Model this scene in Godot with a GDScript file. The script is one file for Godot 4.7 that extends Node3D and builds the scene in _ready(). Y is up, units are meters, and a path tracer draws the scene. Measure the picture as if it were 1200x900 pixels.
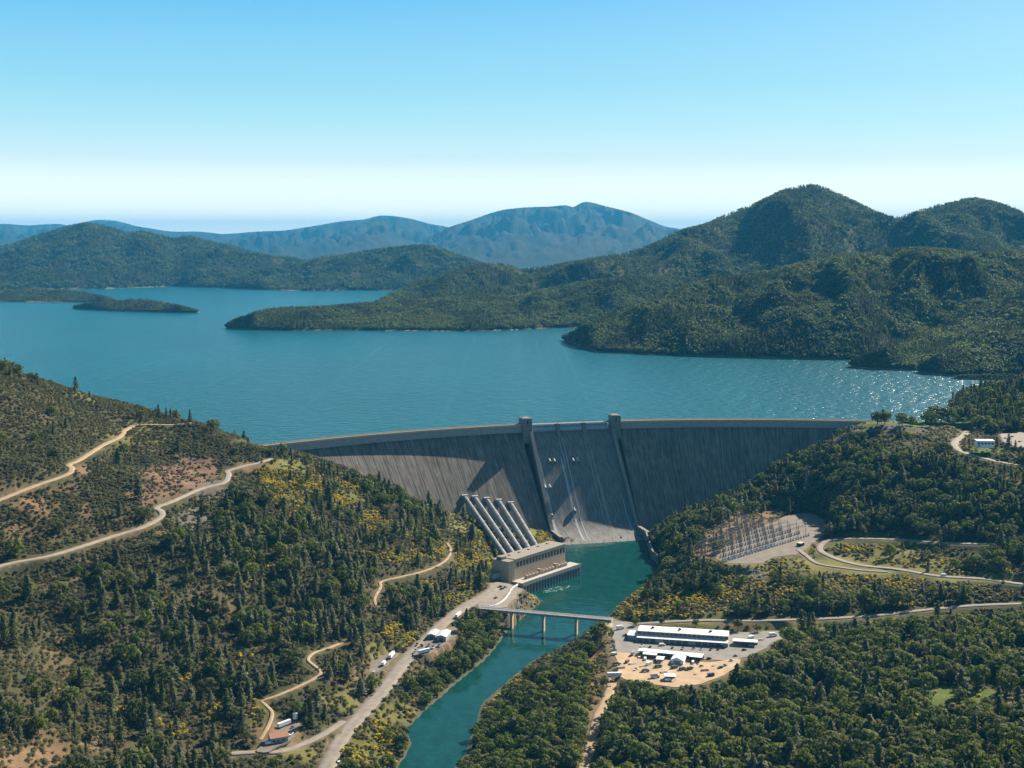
extends Node3D
# A concrete dam across a valley, its lake and hills behind it, seen from the air. Metres, y up; y = 0 is the river below the dam.
# The camera stands at (0, 391, 0) and looks towards -z. ray() / at_height() turn a pixel of the 1200 x 900 photograph into the
# place on a surface of known height, which is where the things in the photograph stand.

const CAM_H := 391.0
const FOCAL := 1500.0
const LAKE := 133.0
const CREST := 138.0
const DAM_C := Vector2(323.0, -875.6)
const DAM_R := 957.0
var SUN := Vector3(0.536, 0.588, -0.606).normalized()
var pitch := atan(165.0 / 1500.0)
var cp := cos(pitch)
var sp := sin(pitch)

# terrain grid
const GX0 := -1000.0
const GD0 := 560.0
const GS := 5.0
const GNX := 411
const GND := 333
var hg := PackedFloat32Array()
var mask := PackedByteArray()      # 1 no plants (roads, yards), 2 water, 3 few plants
var n1 := FastNoiseLite.new()
var n2 := FastNoiseLite.new()
var n3 := FastNoiseLite.new()
var rng := RandomNumberGenerator.new()
var M := {}
var taken := {}

# ------------------------------------------------------------------ helpers
func ray(px: float, py: float) -> Vector3:
	var x := (px - 600.0) / FOCAL
	var y := -(py - 450.0) / FOCAL
	return Vector3(x, y * cp - sp, -y * sp - cp)

func at_height(px: float, py: float, h: float) -> Vector3:
	var d := ray(px, py)
	var t := (h - CAM_H) / d.y
	return Vector3(d.x * t, h, d.z * t)

func at_depth(px: float, py: float, dist: float) -> Vector3:
	var d := ray(px, py)
	var t := -dist / d.z
	return Vector3(d.x * t, CAM_H + d.y * t, -dist)

func proj(p: Vector3) -> Vector2:
	var y := p.y - CAM_H
	var yc := y * cp - p.z * sp
	var zc := y * sp + p.z * cp
	return Vector2(600.0 - FOCAL * p.x / zc, 450.0 + FOCAL * yc / zc)

func lin(r: float, g: float, b: float, a := 1.0) -> Color:
	var c := Color(r, g, b, a).linear_to_srgb()
	c.a = a
	return c

func numbered(called: String) -> String:
	var n: int = taken.get(called, 0)
	taken[called] = n + 1
	return called if n == 0 else "%s_%03d" % [called, n]

func thing(called: String, label: String, category: String, at := Vector3.ZERO, turn := 0.0, group := "") -> Node3D:
	var o := Node3D.new()
	o.name = numbered(called)
	add_child(o)
	o.position = at
	o.rotation.y = turn
	tag(o, label, category, group)
	return o

func tag(o: Node, label: String, category: String, group := "", kind := "") -> void:
	if label: o.set_meta("label", label)
	if category: o.set_meta("category", category)
	if group: o.set_meta("group", group)
	if kind: o.set_meta("kind", kind)

func put(parent: Node, called: String, mesh: Mesh, material: Material, at := Vector3.ZERO, turn := 0.0) -> MeshInstance3D:
	var o := MeshInstance3D.new()
	o.name = called
	o.mesh = mesh
	if material: o.material_override = material
	o.position = at
	o.rotation.y = turn
	parent.add_child(o, true)
	return o

func structure(called: String, mesh: Mesh, material: Material, label := "") -> MeshInstance3D:
	var o := put(self, numbered(called), mesh, material)
	o.set_meta("kind", "structure")
	if label: o.set_meta("label", label)
	return o

func flat_tool() -> SurfaceTool:
	var st := SurfaceTool.new()
	st.begin(Mesh.PRIMITIVE_TRIANGLES)
	st.set_smooth_group(-1)
	return st

func done(st: SurfaceTool) -> ArrayMesh:
	st.generate_normals()
	return st.commit()

func quad(st: SurfaceTool, a: Vector3, b: Vector3, c: Vector3, d: Vector3, uv := []) -> void:
	for k in [0, 1, 2, 0, 2, 3]:
		if uv.size(): st.set_uv(uv[k])
		st.add_vertex([a, b, c, d][k])

func box(st: SurfaceTool, at: Vector3, size: Vector3, b := Basis()) -> void:
	# centre of the base at «at»
	var x := b.x * size.x * 0.5
	var y := b.y * size.y
	var z := b.z * size.z * 0.5
	var p := [at - x - z, at + x - z, at + x + z, at - x + z, at - x - z + y, at + x - z + y, at + x + z + y, at - x + z + y]
	for f in [[0, 1, 2, 3], [7, 6, 5, 4], [4, 5, 1, 0], [5, 6, 2, 1], [6, 7, 3, 2], [7, 4, 0, 3]]:
		quad(st, p[f[0]], p[f[1]], p[f[2]], p[f[3]])

func box_mesh(size: Vector3, at := Vector3.ZERO) -> ArrayMesh:
	var st := flat_tool()
	box(st, at, size)
	return done(st)

func bar(st: SurfaceTool, a: Vector3, b: Vector3, w: float, sides := 4, w2 := -1.0) -> void:
	var d := (b - a).normalized()
	var s := d.cross(Vector3.UP if absf(d.y) < 0.95 else Vector3.RIGHT).normalized()
	var t := d.cross(s)
	if w2 < 0.0: w2 = w
	for k in sides:
		var p := TAU * (k + 0.5) / sides
		var q := TAU * (k + 1.5) / sides
		var u := s * cos(p) + t * sin(p)
		var v := s * cos(q) + t * sin(q)
		quad(st, a + u * w, a + v * w, b + v * w2, b + u * w2)

func smooth_tube(st: SurfaceTool, a: Vector3, b: Vector3, r: float, sides := 20) -> void:
	st.set_smooth_group(0)
	bar(st, a, b, r, sides)
	st.set_smooth_group(-1)
	var d := (b - a).normalized()
	var s := d.cross(Vector3.UP).normalized()
	var t := d.cross(s)
	for e in [a, b]:
		for k in sides:
			var p := TAU * (k + 0.5) / sides
			var q := TAU * (k + 1.5) / sides
			st.add_vertex(e)
			st.add_vertex(e + (s * cos(p) + t * sin(p)) * r)
			st.add_vertex(e + (s * cos(q) + t * sin(q)) * r)

# ------------------------------------------------------------------ materials
func noise_tex(freq: float, ramp: Array, seed_ := 1, size := 512, octaves := 5, kind := FastNoiseLite.TYPE_SIMPLEX_SMOOTH) -> NoiseTexture2D:
	var n := FastNoiseLite.new()
	n.seed = seed_
	n.noise_type = kind
	n.frequency = freq
	n.fractal_octaves = octaves
	var t := NoiseTexture2D.new()
	t.width = size
	t.height = size
	t.seamless = true
	t.noise = n
	if ramp.size():
		var g := Gradient.new()
		var offs := PackedFloat32Array()
		var cols := PackedColorArray()
		for r in ramp:
			offs.append(r[0])
			cols.append(r[1])
		g.offsets = offs
		g.colors = cols
		t.color_ramp = g
	return t

func plain(c: Color, rough := 0.85, metal := 0.0, tex: Texture2D = null, scale := 0.1) -> StandardMaterial3D:
	var m := StandardMaterial3D.new()
	m.albedo_color = c
	m.roughness = rough
	m.metallic = metal
	if tex:
		m.albedo_texture = tex
		m.uv1_triplanar = true
		m.uv1_world_triplanar = true
		m.uv1_scale = Vector3.ONE * scale
	return m

func greys(lo: float, hi: float) -> Array:
	return [[0.0, lin(lo, lo, lo)], [0.35, lin((lo * 2 + hi) / 3, (lo * 2 + hi) / 3, (lo * 2 + hi) / 3)], [0.65, lin((lo + hi * 2) / 3, (lo + hi * 2) / 3, (lo + hi * 2) / 3)], [1.0, lin(hi, hi, hi)]]

func materials() -> void:
	var mottle := noise_tex(0.012, greys(0.62, 1.0), 3, 512, 6)
	var fine := noise_tex(0.03, greys(0.5, 1.0), 4, 512, 6)
	M.mottle = mottle
	var g := StandardMaterial3D.new()                 # soil under the plants
	g.vertex_color_use_as_albedo = true
	g.albedo_texture = fine
	g.uv1_triplanar = true
	g.uv1_world_triplanar = true
	g.uv1_scale = Vector3.ONE * 0.021
	g.roughness = 0.95
	g.metallic_specular = 0.2
	M.soil = g
	var h := g.duplicate()
	h.uv1_scale = Vector3.ONE * 0.004
	M.hill_soil = h
	# streaks run down the concrete: the texture is long along v
	var streak := noise_tex(0.018, [[0.0, lin(0.2, 0.2, 0.21)], [0.3, lin(0.4, 0.4, 0.4)], [0.48, lin(0.56, 0.55, 0.54)], [0.6, lin(0.64, 0.63, 0.61)], [0.66, lin(0.95, 0.94, 0.91)], [0.7, lin(0.66, 0.65, 0.63)], [1.0, lin(0.8, 0.79, 0.77)]], 11, 1024, 6)
	var blot := noise_tex(0.009, greys(0.66, 1.0), 12, 512, 5)
	for k in 4:
		var c := StandardMaterial3D.new()
		var b: float = [0.24, 0.262, 0.218, 0.25][k]
		c.albedo_color = lin(b * 1.2, b * 1.0, b * 0.79)
		c.albedo_texture = streak
		c.uv1_scale = Vector3(0.017, 0.0011, 1)
		c.uv1_offset = Vector3(0.29 * k, 0.13 * k, 0)
		c.detail_enabled = true
		c.detail_blend_mode = BaseMaterial3D.BLEND_MODE_MUL
		c.detail_albedo = blot
		c.detail_uv_layer = BaseMaterial3D.DETAIL_UV_2
		c.uv2_scale = Vector3(0.01, 0.01, 1)
		c.roughness = 0.9
		M["face%d" % k] = c
	var chute := StandardMaterial3D.new()
	chute.albedo_color = lin(0.23, 0.217, 0.2)
	chute.albedo_texture = noise_tex(0.03, [[0.0, lin(0.15, 0.15, 0.16)], [0.35, lin(0.4, 0.4, 0.4)], [0.5, lin(0.62, 0.62, 0.61)], [0.6, lin(0.85, 0.84, 0.82)], [0.66, lin(1, 1, 1)], [0.75, lin(0.7, 0.7, 0.7)], [1.0, lin(0.9, 0.9, 0.9)]], 21, 1024, 5)
	chute.uv1_scale = Vector3(0.03, 0.0014, 1)
	chute.roughness = 0.85
	M.chute = chute
	M.deposit = plain(lin(0.5, 0.49, 0.46), 0.9, 0, fine, 0.05)
	var foam := StandardMaterial3D.new()              # white water with holes in it
	foam.albedo_color = lin(0.35, 0.5, 0.42)
	foam.albedo_texture = noise_tex(0.02, [[0.0, Color(1, 1, 1, 0)], [0.5, Color(1, 1, 1, 0.0)], [0.66, Color(1, 1, 1, 0.22)], [0.8, Color(1, 1, 1, 0.6)], [1.0, Color(1, 1, 1, 0.8)]], 41, 512, 7)
	foam.transparency = BaseMaterial3D.TRANSPARENCY_ALPHA
	foam.uv1_scale = Vector3(0.9, 0.8, 1)
	foam.roughness = 0.8
	M.crest = plain(lin(0.36, 0.34, 0.31), 0.9, 0, mottle, 0.03)
	M.tower = plain(lin(0.22, 0.205, 0.18), 0.9, 0, mottle, 0.04)
	M.concrete = plain(lin(0.42, 0.4, 0.36), 0.9, 0, mottle, 0.06)
	M.pale_concrete = plain(lin(0.62, 0.46, 0.31), 0.9, 0, mottle, 0.05)
	M.roof_gravel = plain(lin(0.3, 0.255, 0.2), 0.95, 0, fine, 0.05)
	M.gate = plain(lin(0.36, 0.4, 0.45), 0.55, 0, mottle, 0.05)
	M.steel = plain(lin(0.3, 0.31, 0.32), 0.5, 0.3)
	M.grid_steel = plain(lin(0.2, 0.2, 0.2), 0.55, 0.2)
	M.dark_steel = plain(lin(0.1, 0.1, 0.105), 0.55, 0.2)
	M.pipe = plain(lin(0.3, 0.31, 0.32), 0.38, 0.25, mottle, 0.05)
	M.asphalt = plain(lin(0.25, 0.215, 0.178), 0.95, 0, mottle, 0.014)
	M.hill_road = plain(lin(0.3, 0.26, 0.2), 0.95, 0, mottle, 0.013)
	M.dirt = plain(lin(0.38, 0.275, 0.165), 0.97, 0, mottle, 0.012)
	M.yard_dirt = plain(lin(0.44, 0.315, 0.195), 0.97, 0, mottle, 0.009)
	M.yard_paving = plain(lin(0.22, 0.207, 0.187), 0.95, 0, mottle, 0.008)
	M.gravel = plain(lin(0.18, 0.152, 0.12), 0.97, 0, mottle, 0.01)
	M.lawn = plain(lin(0.1, 0.13, 0.03), 0.97, 0, fine, 0.05)
	M.white_roof = plain(lin(0.7, 0.7, 0.69), 0.6, 0, mottle, 0.03)
	M.foam = foam
	M.white = plain(lin(0.78, 0.78, 0.76), 0.5)
	M.wall_grey = plain(lin(0.36, 0.37, 0.38), 0.8, 0, mottle, 0.1)
	M.wall_cream = plain(lin(0.5, 0.42, 0.33), 0.8, 0, mottle, 0.1)
	M.glass = plain(lin(0.02, 0.025, 0.03), 0.12)
	M.tyre = plain(lin(0.02, 0.02, 0.02), 0.8)
	M.rust_roof = plain(lin(0.42, 0.2, 0.1), 0.8, 0, mottle, 0.15)
	M.red_paint = plain(lin(0.28, 0.02, 0.02), 0.35)
	M.black_paint = plain(lin(0.02, 0.021, 0.023), 0.35)
	M.silver_paint = plain(lin(0.42, 0.43, 0.44), 0.3, 0.3)
	M.blue_paint = plain(lin(0.05, 0.09, 0.16), 0.35)
	M.white_paint = plain(lin(0.76, 0.76, 0.75), 0.35)
	M.cream_steel = plain(lin(0.58, 0.46, 0.36), 0.6, 0, mottle, 0.2)
	M.rock = plain(lin(0.3, 0.27, 0.235), 0.95, 0, fine, 0.12)
	M.red_rock = plain(lin(0.34, 0.19, 0.11), 0.95, 0, fine, 0.12)
	M.bark = plain(lin(0.07, 0.055, 0.045), 0.95)
	var leaf := StandardMaterial3D.new()
	leaf.vertex_color_use_as_albedo = true
	leaf.roughness = 0.75
	leaf.metallic_specular = 0.25
	leaf.backlight_enabled = true
	leaf.backlight = Color(0.9, 0.95, 0.6)
	M.leaf = leaf
	# water: ripples are relief in the material
	var wave := noise_tex(0.008, [], 31, 1024, 5)
	wave.noise.fractal_gain = 0.52
	var lake := plain(lin(0.002, 0.087, 0.114), 0.25)
	lake.metallic_specular = 0.28
	lake.heightmap_enabled = true
	lake.heightmap_texture = wave
	lake.heightmap_scale = 270.0
	lake.uv1_triplanar = true
	lake.uv1_world_triplanar = true
	lake.uv1_scale = Vector3(0.0044, 0.0044, 0.0082)
	lake.detail_enabled = true                         # the water's own colour varies a little over the kilometres
	lake.detail_blend_mode = BaseMaterial3D.BLEND_MODE_MUL
	lake.detail_albedo = noise_tex(0.006, greys(0.78, 1.0), 33, 512, 4)
	lake.detail_uv_layer = BaseMaterial3D.DETAIL_UV_2
	M.lake = lake
	var river := lake.duplicate()
	river.detail_albedo = noise_tex(0.01, greys(0.66, 1.0), 34, 512, 6)
	river.albedo_color = lin(0.006, 0.056, 0.05)
	river.roughness = 0.1
	river.heightmap_scale = 25.0
	river.uv1_scale = Vector3.ONE * 0.006
	M.river = river

# ------------------------------------------------------------------ camera, sky, sun
func camera_and_light() -> void:
	var cam := Camera3D.new()
	cam.name = "camera"
	cam.position = Vector3(0, CAM_H, 0)
	cam.rotation.x = -pitch
	cam.fov = rad_to_deg(2.0 * atan(450.0 / FOCAL))
	cam.near = 1.0
	cam.far = 90000.0
	add_child(cam)
	cam.current = true
	# clear sky: white at the horizon, cyan and then deep blue above
	var img := Image.create(512, 512, false, Image.FORMAT_RGBF)
	var stops := [[0.0, 2.2, 1.55, 0.74], [1.0, 1.5, 1.18, 0.64], [2.0, 0.92, 0.82, 0.55], [3.6, 0.43, 0.49, 0.44], [5.1, 0.26, 0.405, 0.41], [6.85, 0.1628, 0.3301, 0.3906], [10.5, 0.0651, 0.2325, 0.386], [20.0, 0.02, 0.092, 0.2], [45.0, 0.012, 0.038, 0.09], [90.0, 0.01, 0.03, 0.07]]
	for y in 512:
		var up := 90.0 - (y + 0.5) / 512.0 * 180.0
		var c := Color(0.05, 0.07, 0.06)
		for k in stops.size() - 1:
			if up >= stops[k][0]:
				var f := clampf((up - stops[k][0]) / (stops[k + 1][0] - stops[k][0]), 0.0, 1.0)
				c = Color(lerpf(stops[k][1], stops[k + 1][1], f), lerpf(stops[k][2], stops[k + 1][2], f), lerpf(stops[k][3], stops[k + 1][3], f))
		for x in 512:
			# paler towards the sun
			var turn := (x + 0.5) / 512.0 * TAU
			var to := Vector3(sin(turn) * cos(deg_to_rad(up)), sin(deg_to_rad(up)), -cos(turn) * cos(deg_to_rad(up)))
			var g := 1.3 * exp(-rad_to_deg(to.angle_to(SUN)) / 12.0) if up > 0.0 else 0.0
			img.set_pixel(x, y, Color(c.r + g, c.g + g * 0.88, c.b + g * 0.7))
	var sky := PanoramaSkyMaterial.new()
	sky.panorama = ImageTexture.create_from_image(img)
	var env := Environment.new()
	env.background_mode = Environment.BG_SKY
	env.sky = Sky.new()
	env.sky.sky_material = sky
	env.background_energy_multiplier = 1.0
	env.tonemap_mode = Environment.TONE_MAPPER_LINEAR
	env.tonemap_exposure = 2.4
	env.sdfgi_enabled = true
	env.ssao_enabled = true
	env.ssil_enabled = true
	env.fog_enabled = true
	env.fog_density = 0.000028
	env.fog_light_color = lin(0.08, 0.52, 1.0)
	var we := WorldEnvironment.new()
	we.name = "surroundings"
	we.environment = env
	add_child(we)
	var sun := DirectionalLight3D.new()
	sun.name = "sun"
	sun.light_energy = 1.6
	sun.light_color = Color(1.0, 0.95, 0.87)
	sun.light_angular_distance = 0.5
	sun.shadow_enabled = true
	add_child(sun)
	sun.look_at_from_position(SUN * 100.0, Vector3.ZERO, Vector3.UP)

# ------------------------------------------------------------------ terrain
# [pixel x, pixel y, height]: the ground seen at that pixel stands at that height
var CONTROL := [
	# river banks
	[470, 900, 0.6], [488, 872, 0.6], [480, 855, 0.6], [500, 835, 0.6], [540, 800, 0.6], [570, 775, 0.6], [592, 748, 0.6], [604, 731, 0.6], [630, 708, 2], [612, 700, 8],
	[772, 662, 1], [755, 682, 0.8], [738, 696, 0.8], [722, 708, 0.8], [700, 731, 0.6], [690, 738, 0.6], [663, 753, 0.6], [644, 762, 0.6], [620, 772, 0.6], [594, 793, 0.6], [560, 822, 0.6], [555, 844, 0.6], [539, 892, 0.6], [530, 905, 0.6],
	# road beside the river and the slope above it
	[388, 895, 12], [405, 850, 13.5], [445, 805, 15.5], [500, 742, 17], [550, 710, 18], [578, 690, 18], [600, 712, 16],
	[470, 815, 7], [430, 850, 9], [440, 885, 6], [520, 765, 9], [545, 750, 10],
	[330, 868, 18], [300, 885, 16], [200, 897, 24], [100, 900, 38], [0, 900, 60], [375, 795, 31], [312, 825, 29], [400, 740, 36], [440, 690, 48], [470, 720, 30], [520, 655, 40], [560, 672, 24],
	[0, 800, 82], [0, 740, 94], [100, 800, 55], [200, 800, 41], [200, 720, 72], [100, 720, 86], [300, 720, 54], [300, 640, 92], [200, 650, 102], [400, 640, 69], [350, 600, 101], [400, 590, 90], [450, 605, 71], [480, 650, 51], [300, 580, 116], [340, 560, 118],
	# the road along the hillside and the dirt road above
	[310, 541, 132], [275, 550, 129], [265, 568, 125], [200, 592, 120], [190, 607, 118], [130, 632, 114], [60, 652, 110], [0, 672, 106],
	[0, 582, 150], [80, 550, 157], [100, 535, 160], [120, 520, 163], [150, 502, 166], [225, 497, 166], [230, 540, 140], [160, 560, 142], [80, 600, 133],
	# where the ground meets the face of the dam
	[345, 529, 128], [322, 530, 131], [400, 549, 101], [450, 570, 76], [500, 588, 54], [540, 600, 41], [585, 612, 30], [640, 630, 10],
	[590, 645, 20], [632, 636, 18], [560, 640, 30],
	[755, 634, 4], [800, 605, 18], [850, 582, 40], [900, 554, 70], [950, 527, 99], [1000, 501, 130],
	# terrace with the switchyard, the roads east of the river
	[830, 640, 44], [850, 604, 44], [900, 604, 45], [960, 604, 50], [870, 655, 43], [960, 640, 46], [815, 655, 38], [790, 640, 30], [780, 690, 20], [760, 668, 10], [860, 690, 30], [940, 690, 36], [780, 625, 22],
	[1000, 635, 50], [985, 665, 44], [1100, 675, 46], [1200, 685, 48], [1040, 632, 53], [1165, 640, 60],
	[712, 727, 17.5], [740, 745, 16], [830, 728, 20], [960, 727, 24], [1080, 718, 30], [1200, 710, 36], [900, 752, 16], [880, 788, 15.5], [740, 790, 15],
	[700, 832, 12], [690, 890, 10], [640, 805, 6], [600, 870, 6], [650, 870, 8],
	# the slope up to the crest road
	[1000, 560, 95], [1000, 600, 67], [1100, 600, 78], [1100, 560, 104], [1200, 600, 88], [1200, 549, 118], [1118, 521, 128], [1130, 500, 136], [1060, 499, 136.5], [1150, 522, 134], [1210, 520, 134], [1080, 530, 122], [1020, 500, 135.5],
	# the wood in front
	[900, 800, 17], [1000, 800, 25], [1200, 800, 41], [800, 880, 14], [1000, 900, 26], [1200, 900, 50], [1100, 740, 31], [1000, 755, 24], [1100, 840, 36], [850, 830, 15],
]
# [pixel x, pixel y, distance]: the skyline of the near hills
var SKYLINE := [[0, 441, 1480], [50, 453, 1540], [100, 462, 1590], [150, 470, 1630], [200, 488, 1640], [240, 502, 1625], [270, 510, 1605], [1200, 471, 1900], [1150, 484, 1890], [1100, 493, 1870]]
# [x, distance, height] outside the picture or behind a ridge
var BEYOND := [
	[-800, 700, 140], [-600, 620, 90], [-900, 1100, 250], [-950, 1500, 290], [-700, 1500, 265], [-700, 1750, 160], [-560, 1760, 128], [-430, 1790, 112], [-330, 1720, 110], [-900, 1900, 110], [-300, 2100, 60], [0, 2000, 50], [300, 2050, 50], [-700, 2200, 70],
	[450, 1960, 90], [560, 1980, 110], [640, 2050, 118], [800, 1950, 178], [950, 1800, 200], [1000, 1400, 150], [900, 1000, 100], [700, 700, 70], [1000, 650, 100], [900, 2200, 120], [600, 2200, 80], [-150, 600, 8], [0, 620, 3], [250, 600, 14], [1000, 2050, 165],
	[-90, 800, 0.5], [-60, 800, 0.5],
]
var RIVER_L := [[430, 985], [452, 940], [470, 900], [488, 872], [480, 855], [500, 835], [540, 800], [570, 775], [592, 748], [604, 731], [618, 719], [638, 706], [630, 697], [606, 692]]
var RIVER_R := [[474, 985], [498, 940], [526, 903], [539, 886], [553, 848], [560, 824], [594, 795], [620, 774], [644, 763], [663, 754], [690, 739], [703, 729], [722, 709], [738, 697], [755, 683], [775, 662]]

func solve_plate(pts: Array) -> PackedFloat64Array:
	var n := pts.size()
	var m := n + 3
	var a: Array[PackedFloat64Array] = []
	for i in m:
		var row := PackedFloat64Array()
		row.resize(m + 1)
		a.append(row)
	for i in n:
		for j in n:
			var r2: float = (pts[i][0] - pts[j][0]) ** 2 + (pts[i][1] - pts[j][1]) ** 2
			a[i][j] = r2 * log(r2) * 0.5 if r2 > 1e-12 else 0.0004
		a[i][n] = 1.0
		a[i][n + 1] = pts[i][0]
		a[i][n + 2] = pts[i][1]
		a[n][i] = 1.0
		a[n + 1][i] = pts[i][0]
		a[n + 2][i] = pts[i][1]
		a[i][m] = pts[i][2]
	for c in m:
		var best := c
		for r in range(c + 1, m):
			if absf(a[r][c]) > absf(a[best][c]): best = r
		var swap := a[c]
		a[c] = a[best]
		a[best] = swap
		var pr := a[c]
		for r in range(c + 1, m):
			var row := a[r]
			var f := row[c] / pr[c]
			if f == 0.0: continue
			for k in range(c, m + 1):
				row[k] -= f * pr[k]
			a[r] = row
	var x := PackedFloat64Array()
	x.resize(m)
	for c in range(m - 1, -1, -1):
		var s := a[c][m]
		for k in range(c + 1, m):
			s -= a[c][k] * x[k]
		x[c] = s / a[c][c]
	return x

func river_polygon() -> PackedVector2Array:
	var p := PackedVector2Array()
	for q in RIVER_L:
		var w := at_height(q[0], q[1], 0.0)
		p.append(Vector2(w.x, w.z))
	var toe := spill(-57.0, 150.0, 0.0)
	p.append(Vector2(6.0, -1450.0))
	p.append(Vector2(62.0, -1512.0))
	p.append(Vector2(toe.x, toe.z))
	toe = spill(57.0, 150.0, 0.0)
	p.append(Vector2(toe.x + 2.0, toe.z))
	for k in RIVER_R.size():
		var q: Array = RIVER_R[RIVER_R.size() - 1 - k]
		var w := at_height(q[0], q[1], 0.0)
		p.append(Vector2(w.x, w.z))
	return p

func edge_distance(p: Vector2, poly: PackedVector2Array) -> float:
	var best := 1e9
	for i in poly.size():
		var a := poly[i]
		var b := poly[(i + 1) % poly.size()]
		best = minf(best, p.distance_squared_to(Geometry2D.get_closest_point_to_segment(p, a, b)))
	return sqrt(best)

func stamp_polygon(poly: PackedVector2Array, h: float, margin: float, mark: int, inner := 0.0) -> void:
	# level the ground inside poly; h is the height; margin is the width of the slope outside
	var lo := poly[0]
	var hi := poly[0]
	for p in poly:
		lo = lo.min(p)
		hi = hi.max(p)
	for j in range(maxi(0, int((-hi.y - margin - GD0) / GS)), mini(GND, int((-lo.y + margin - GD0) / GS) + 2)):
		for i in range(maxi(0, int((lo.x - margin - GX0) / GS)), mini(GNX, int((hi.x + margin - GX0) / GS) + 2)):
			var p := Vector2(GX0 + i * GS, -(GD0 + j * GS))
			var at := j * GNX + i
			var d := edge_distance(p, poly)
			if Geometry2D.is_point_in_polygon(p, poly):
				hg[at] = lerpf(hg[at], h, smoothstep(0.0, inner, d)) if inner > 0.0 else h
				if mark: mask[at] = mark
			elif d < margin:
				hg[at] = lerpf(h, hg[at], smoothstep(0.0, 1.0, clampf((d - 3.0) / (margin - 3.0), 0.0, 1.0)))
				if mark == 1 and d < 3.0: mask[at] = mark

func ground(x: float, z: float) -> float:
	var u := clampf((x - GX0) / GS, 0.0, GNX - 1.01)
	var v := clampf((-z - GD0) / GS, 0.0, GND - 1.01)
	var i := int(u)
	var j := int(v)
	var a := j * GNX + i
	return lerpf(lerpf(hg[a], hg[a + 1], u - i), lerpf(hg[a + GNX], hg[a + GNX + 1], u - i), v - j)

func mark_at(x: float, z: float) -> int:
	var i := int(roundf((x - GX0) / GS))
	var j := int(roundf((-z - GD0) / GS))
	if i < 0 or j < 0 or i >= GNX or j >= GND: return 2
	return mask[j * GNX + i]

func on_ground(px: float, py: float) -> Vector3:
	# the first place where the line of sight meets the ground
	var d := ray(px, py)
	var t := 560.0
	while t < 2200.0:
		var p := d * (t / -d.z)
		if CAM_H + p.y <= ground(p.x, p.z):
			var lo := t - 4.0
			var hi := t
			for k in 8:
				var mid := (lo + hi) * 0.5
				p = d * (mid / -d.z)
				if CAM_H + p.y <= ground(p.x, p.z): hi = mid
				else: lo = mid
			break
		t += 4.0
	var q := d * (t / -d.z)
	return Vector3(q.x, ground(q.x, q.z), q.z)

func make_ground() -> void:
	var pts := []
	for c in CONTROL:
		var p := at_height(c[0], c[1], c[2])
		pts.append([p.x / 1000.0, -p.z / 1000.0, p.y])
	for c in SKYLINE:
		var p := at_depth(c[0], c[1], c[2])
		pts.append([p.x / 1000.0, -p.z / 1000.0, p.y])
	for c in BEYOND:
		pts.append([c[0] / 1000.0, c[1] / 1000.0, c[2]])
	var wts := solve_plate(pts)
	var n := pts.size()
	var cs := 20.0
	var cnx := int(GNX * GS / cs) + 4
	var cnd := int(GND * GS / cs) + 4
	var coarse := PackedFloat32Array()
	coarse.resize(cnx * cnd)
	var px := PackedFloat64Array()
	var pz := PackedFloat64Array()
	for p in pts:
		px.append(p[0])
		pz.append(p[1])
	for j in cnd:
		for i in cnx:
			var x := (GX0 + (i - 1) * cs) / 1000.0
			var z := (GD0 + (j - 1) * cs) / 1000.0
			var s := wts[n] + wts[n + 1] * x + wts[n + 2] * z
			for k in n:
				var r2 := (x - px[k]) * (x - px[k]) + (z - pz[k]) * (z - pz[k])
				if r2 > 1e-12: s += wts[k] * 0.5 * r2 * log(r2)
			coarse[j * cnx + i] = s
	hg.resize(GNX * GND)
	mask.resize(GNX * GND)
	for j in GND:
		for i in GNX:
			var u := i * GS / cs + 1.0
			var v := j * GS / cs + 1.0
			var ci := int(u)
			var cj := int(v)
			var fu := u - ci
			var rows := [0.0, 0.0, 0.0, 0.0]
			for r in 4:
				var a := clampi(cj - 1 + r, 0, cnd - 1) * cnx + ci
				rows[r] = cubic_interpolate(coarse[a], coarse[a + 1], coarse[a - 1], coarse[mini(a + 2, cnx * cnd - 1)], fu)
			var h: float = cubic_interpolate(rows[1], rows[2], rows[0], rows[3], v - cj)
			var x := GX0 + i * GS
			var z := -(GD0 + j * GS)
			# gullies and hummocks grow with the height above the river flats
			var wild := clampf((h - 20.0) / 40.0, 0.0, 1.0)
			h += n1.get_noise_2d(x, z) * 9.0 * wild + n2.get_noise_2d(x, z) * (0.6 + 1.8 * wild)
			hg[j * GNX + i] = h
	# the river bed
	var river := river_polygon()
	for j in range(0, 230):
		for i in range(150, 290):
			var p := Vector2(GX0 + i * GS, -(GD0 + j * GS))
			var d := edge_distance(p, river)
			var at := j * GNX + i
			if Geometry2D.is_point_in_polygon(p, river):
				hg[at] = -0.4 - minf(5.0, d * 0.55)
				mask[at] = 2
			elif d < 12.0: hg[at] = lerpf(-0.4, maxf(hg[at], 1.4), smoothstep(0.0, 1.0, d / 12.0))
	for j in GND:
		for i in GNX:
			var at := j * GNX + i
			if mask[at] != 2 and hg[at] < 0.9:
				pass
			elif hg[at] < LAKE and GD0 + j * GS > 1850.0: mask[at] = 2

func polygon_at(pix: Array, h: float) -> PackedVector2Array:
	var p := PackedVector2Array()
	for q in pix:
		var w := at_height(q[0], q[1], h)
		p.append(Vector2(w.x, w.z))
	return p

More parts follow.
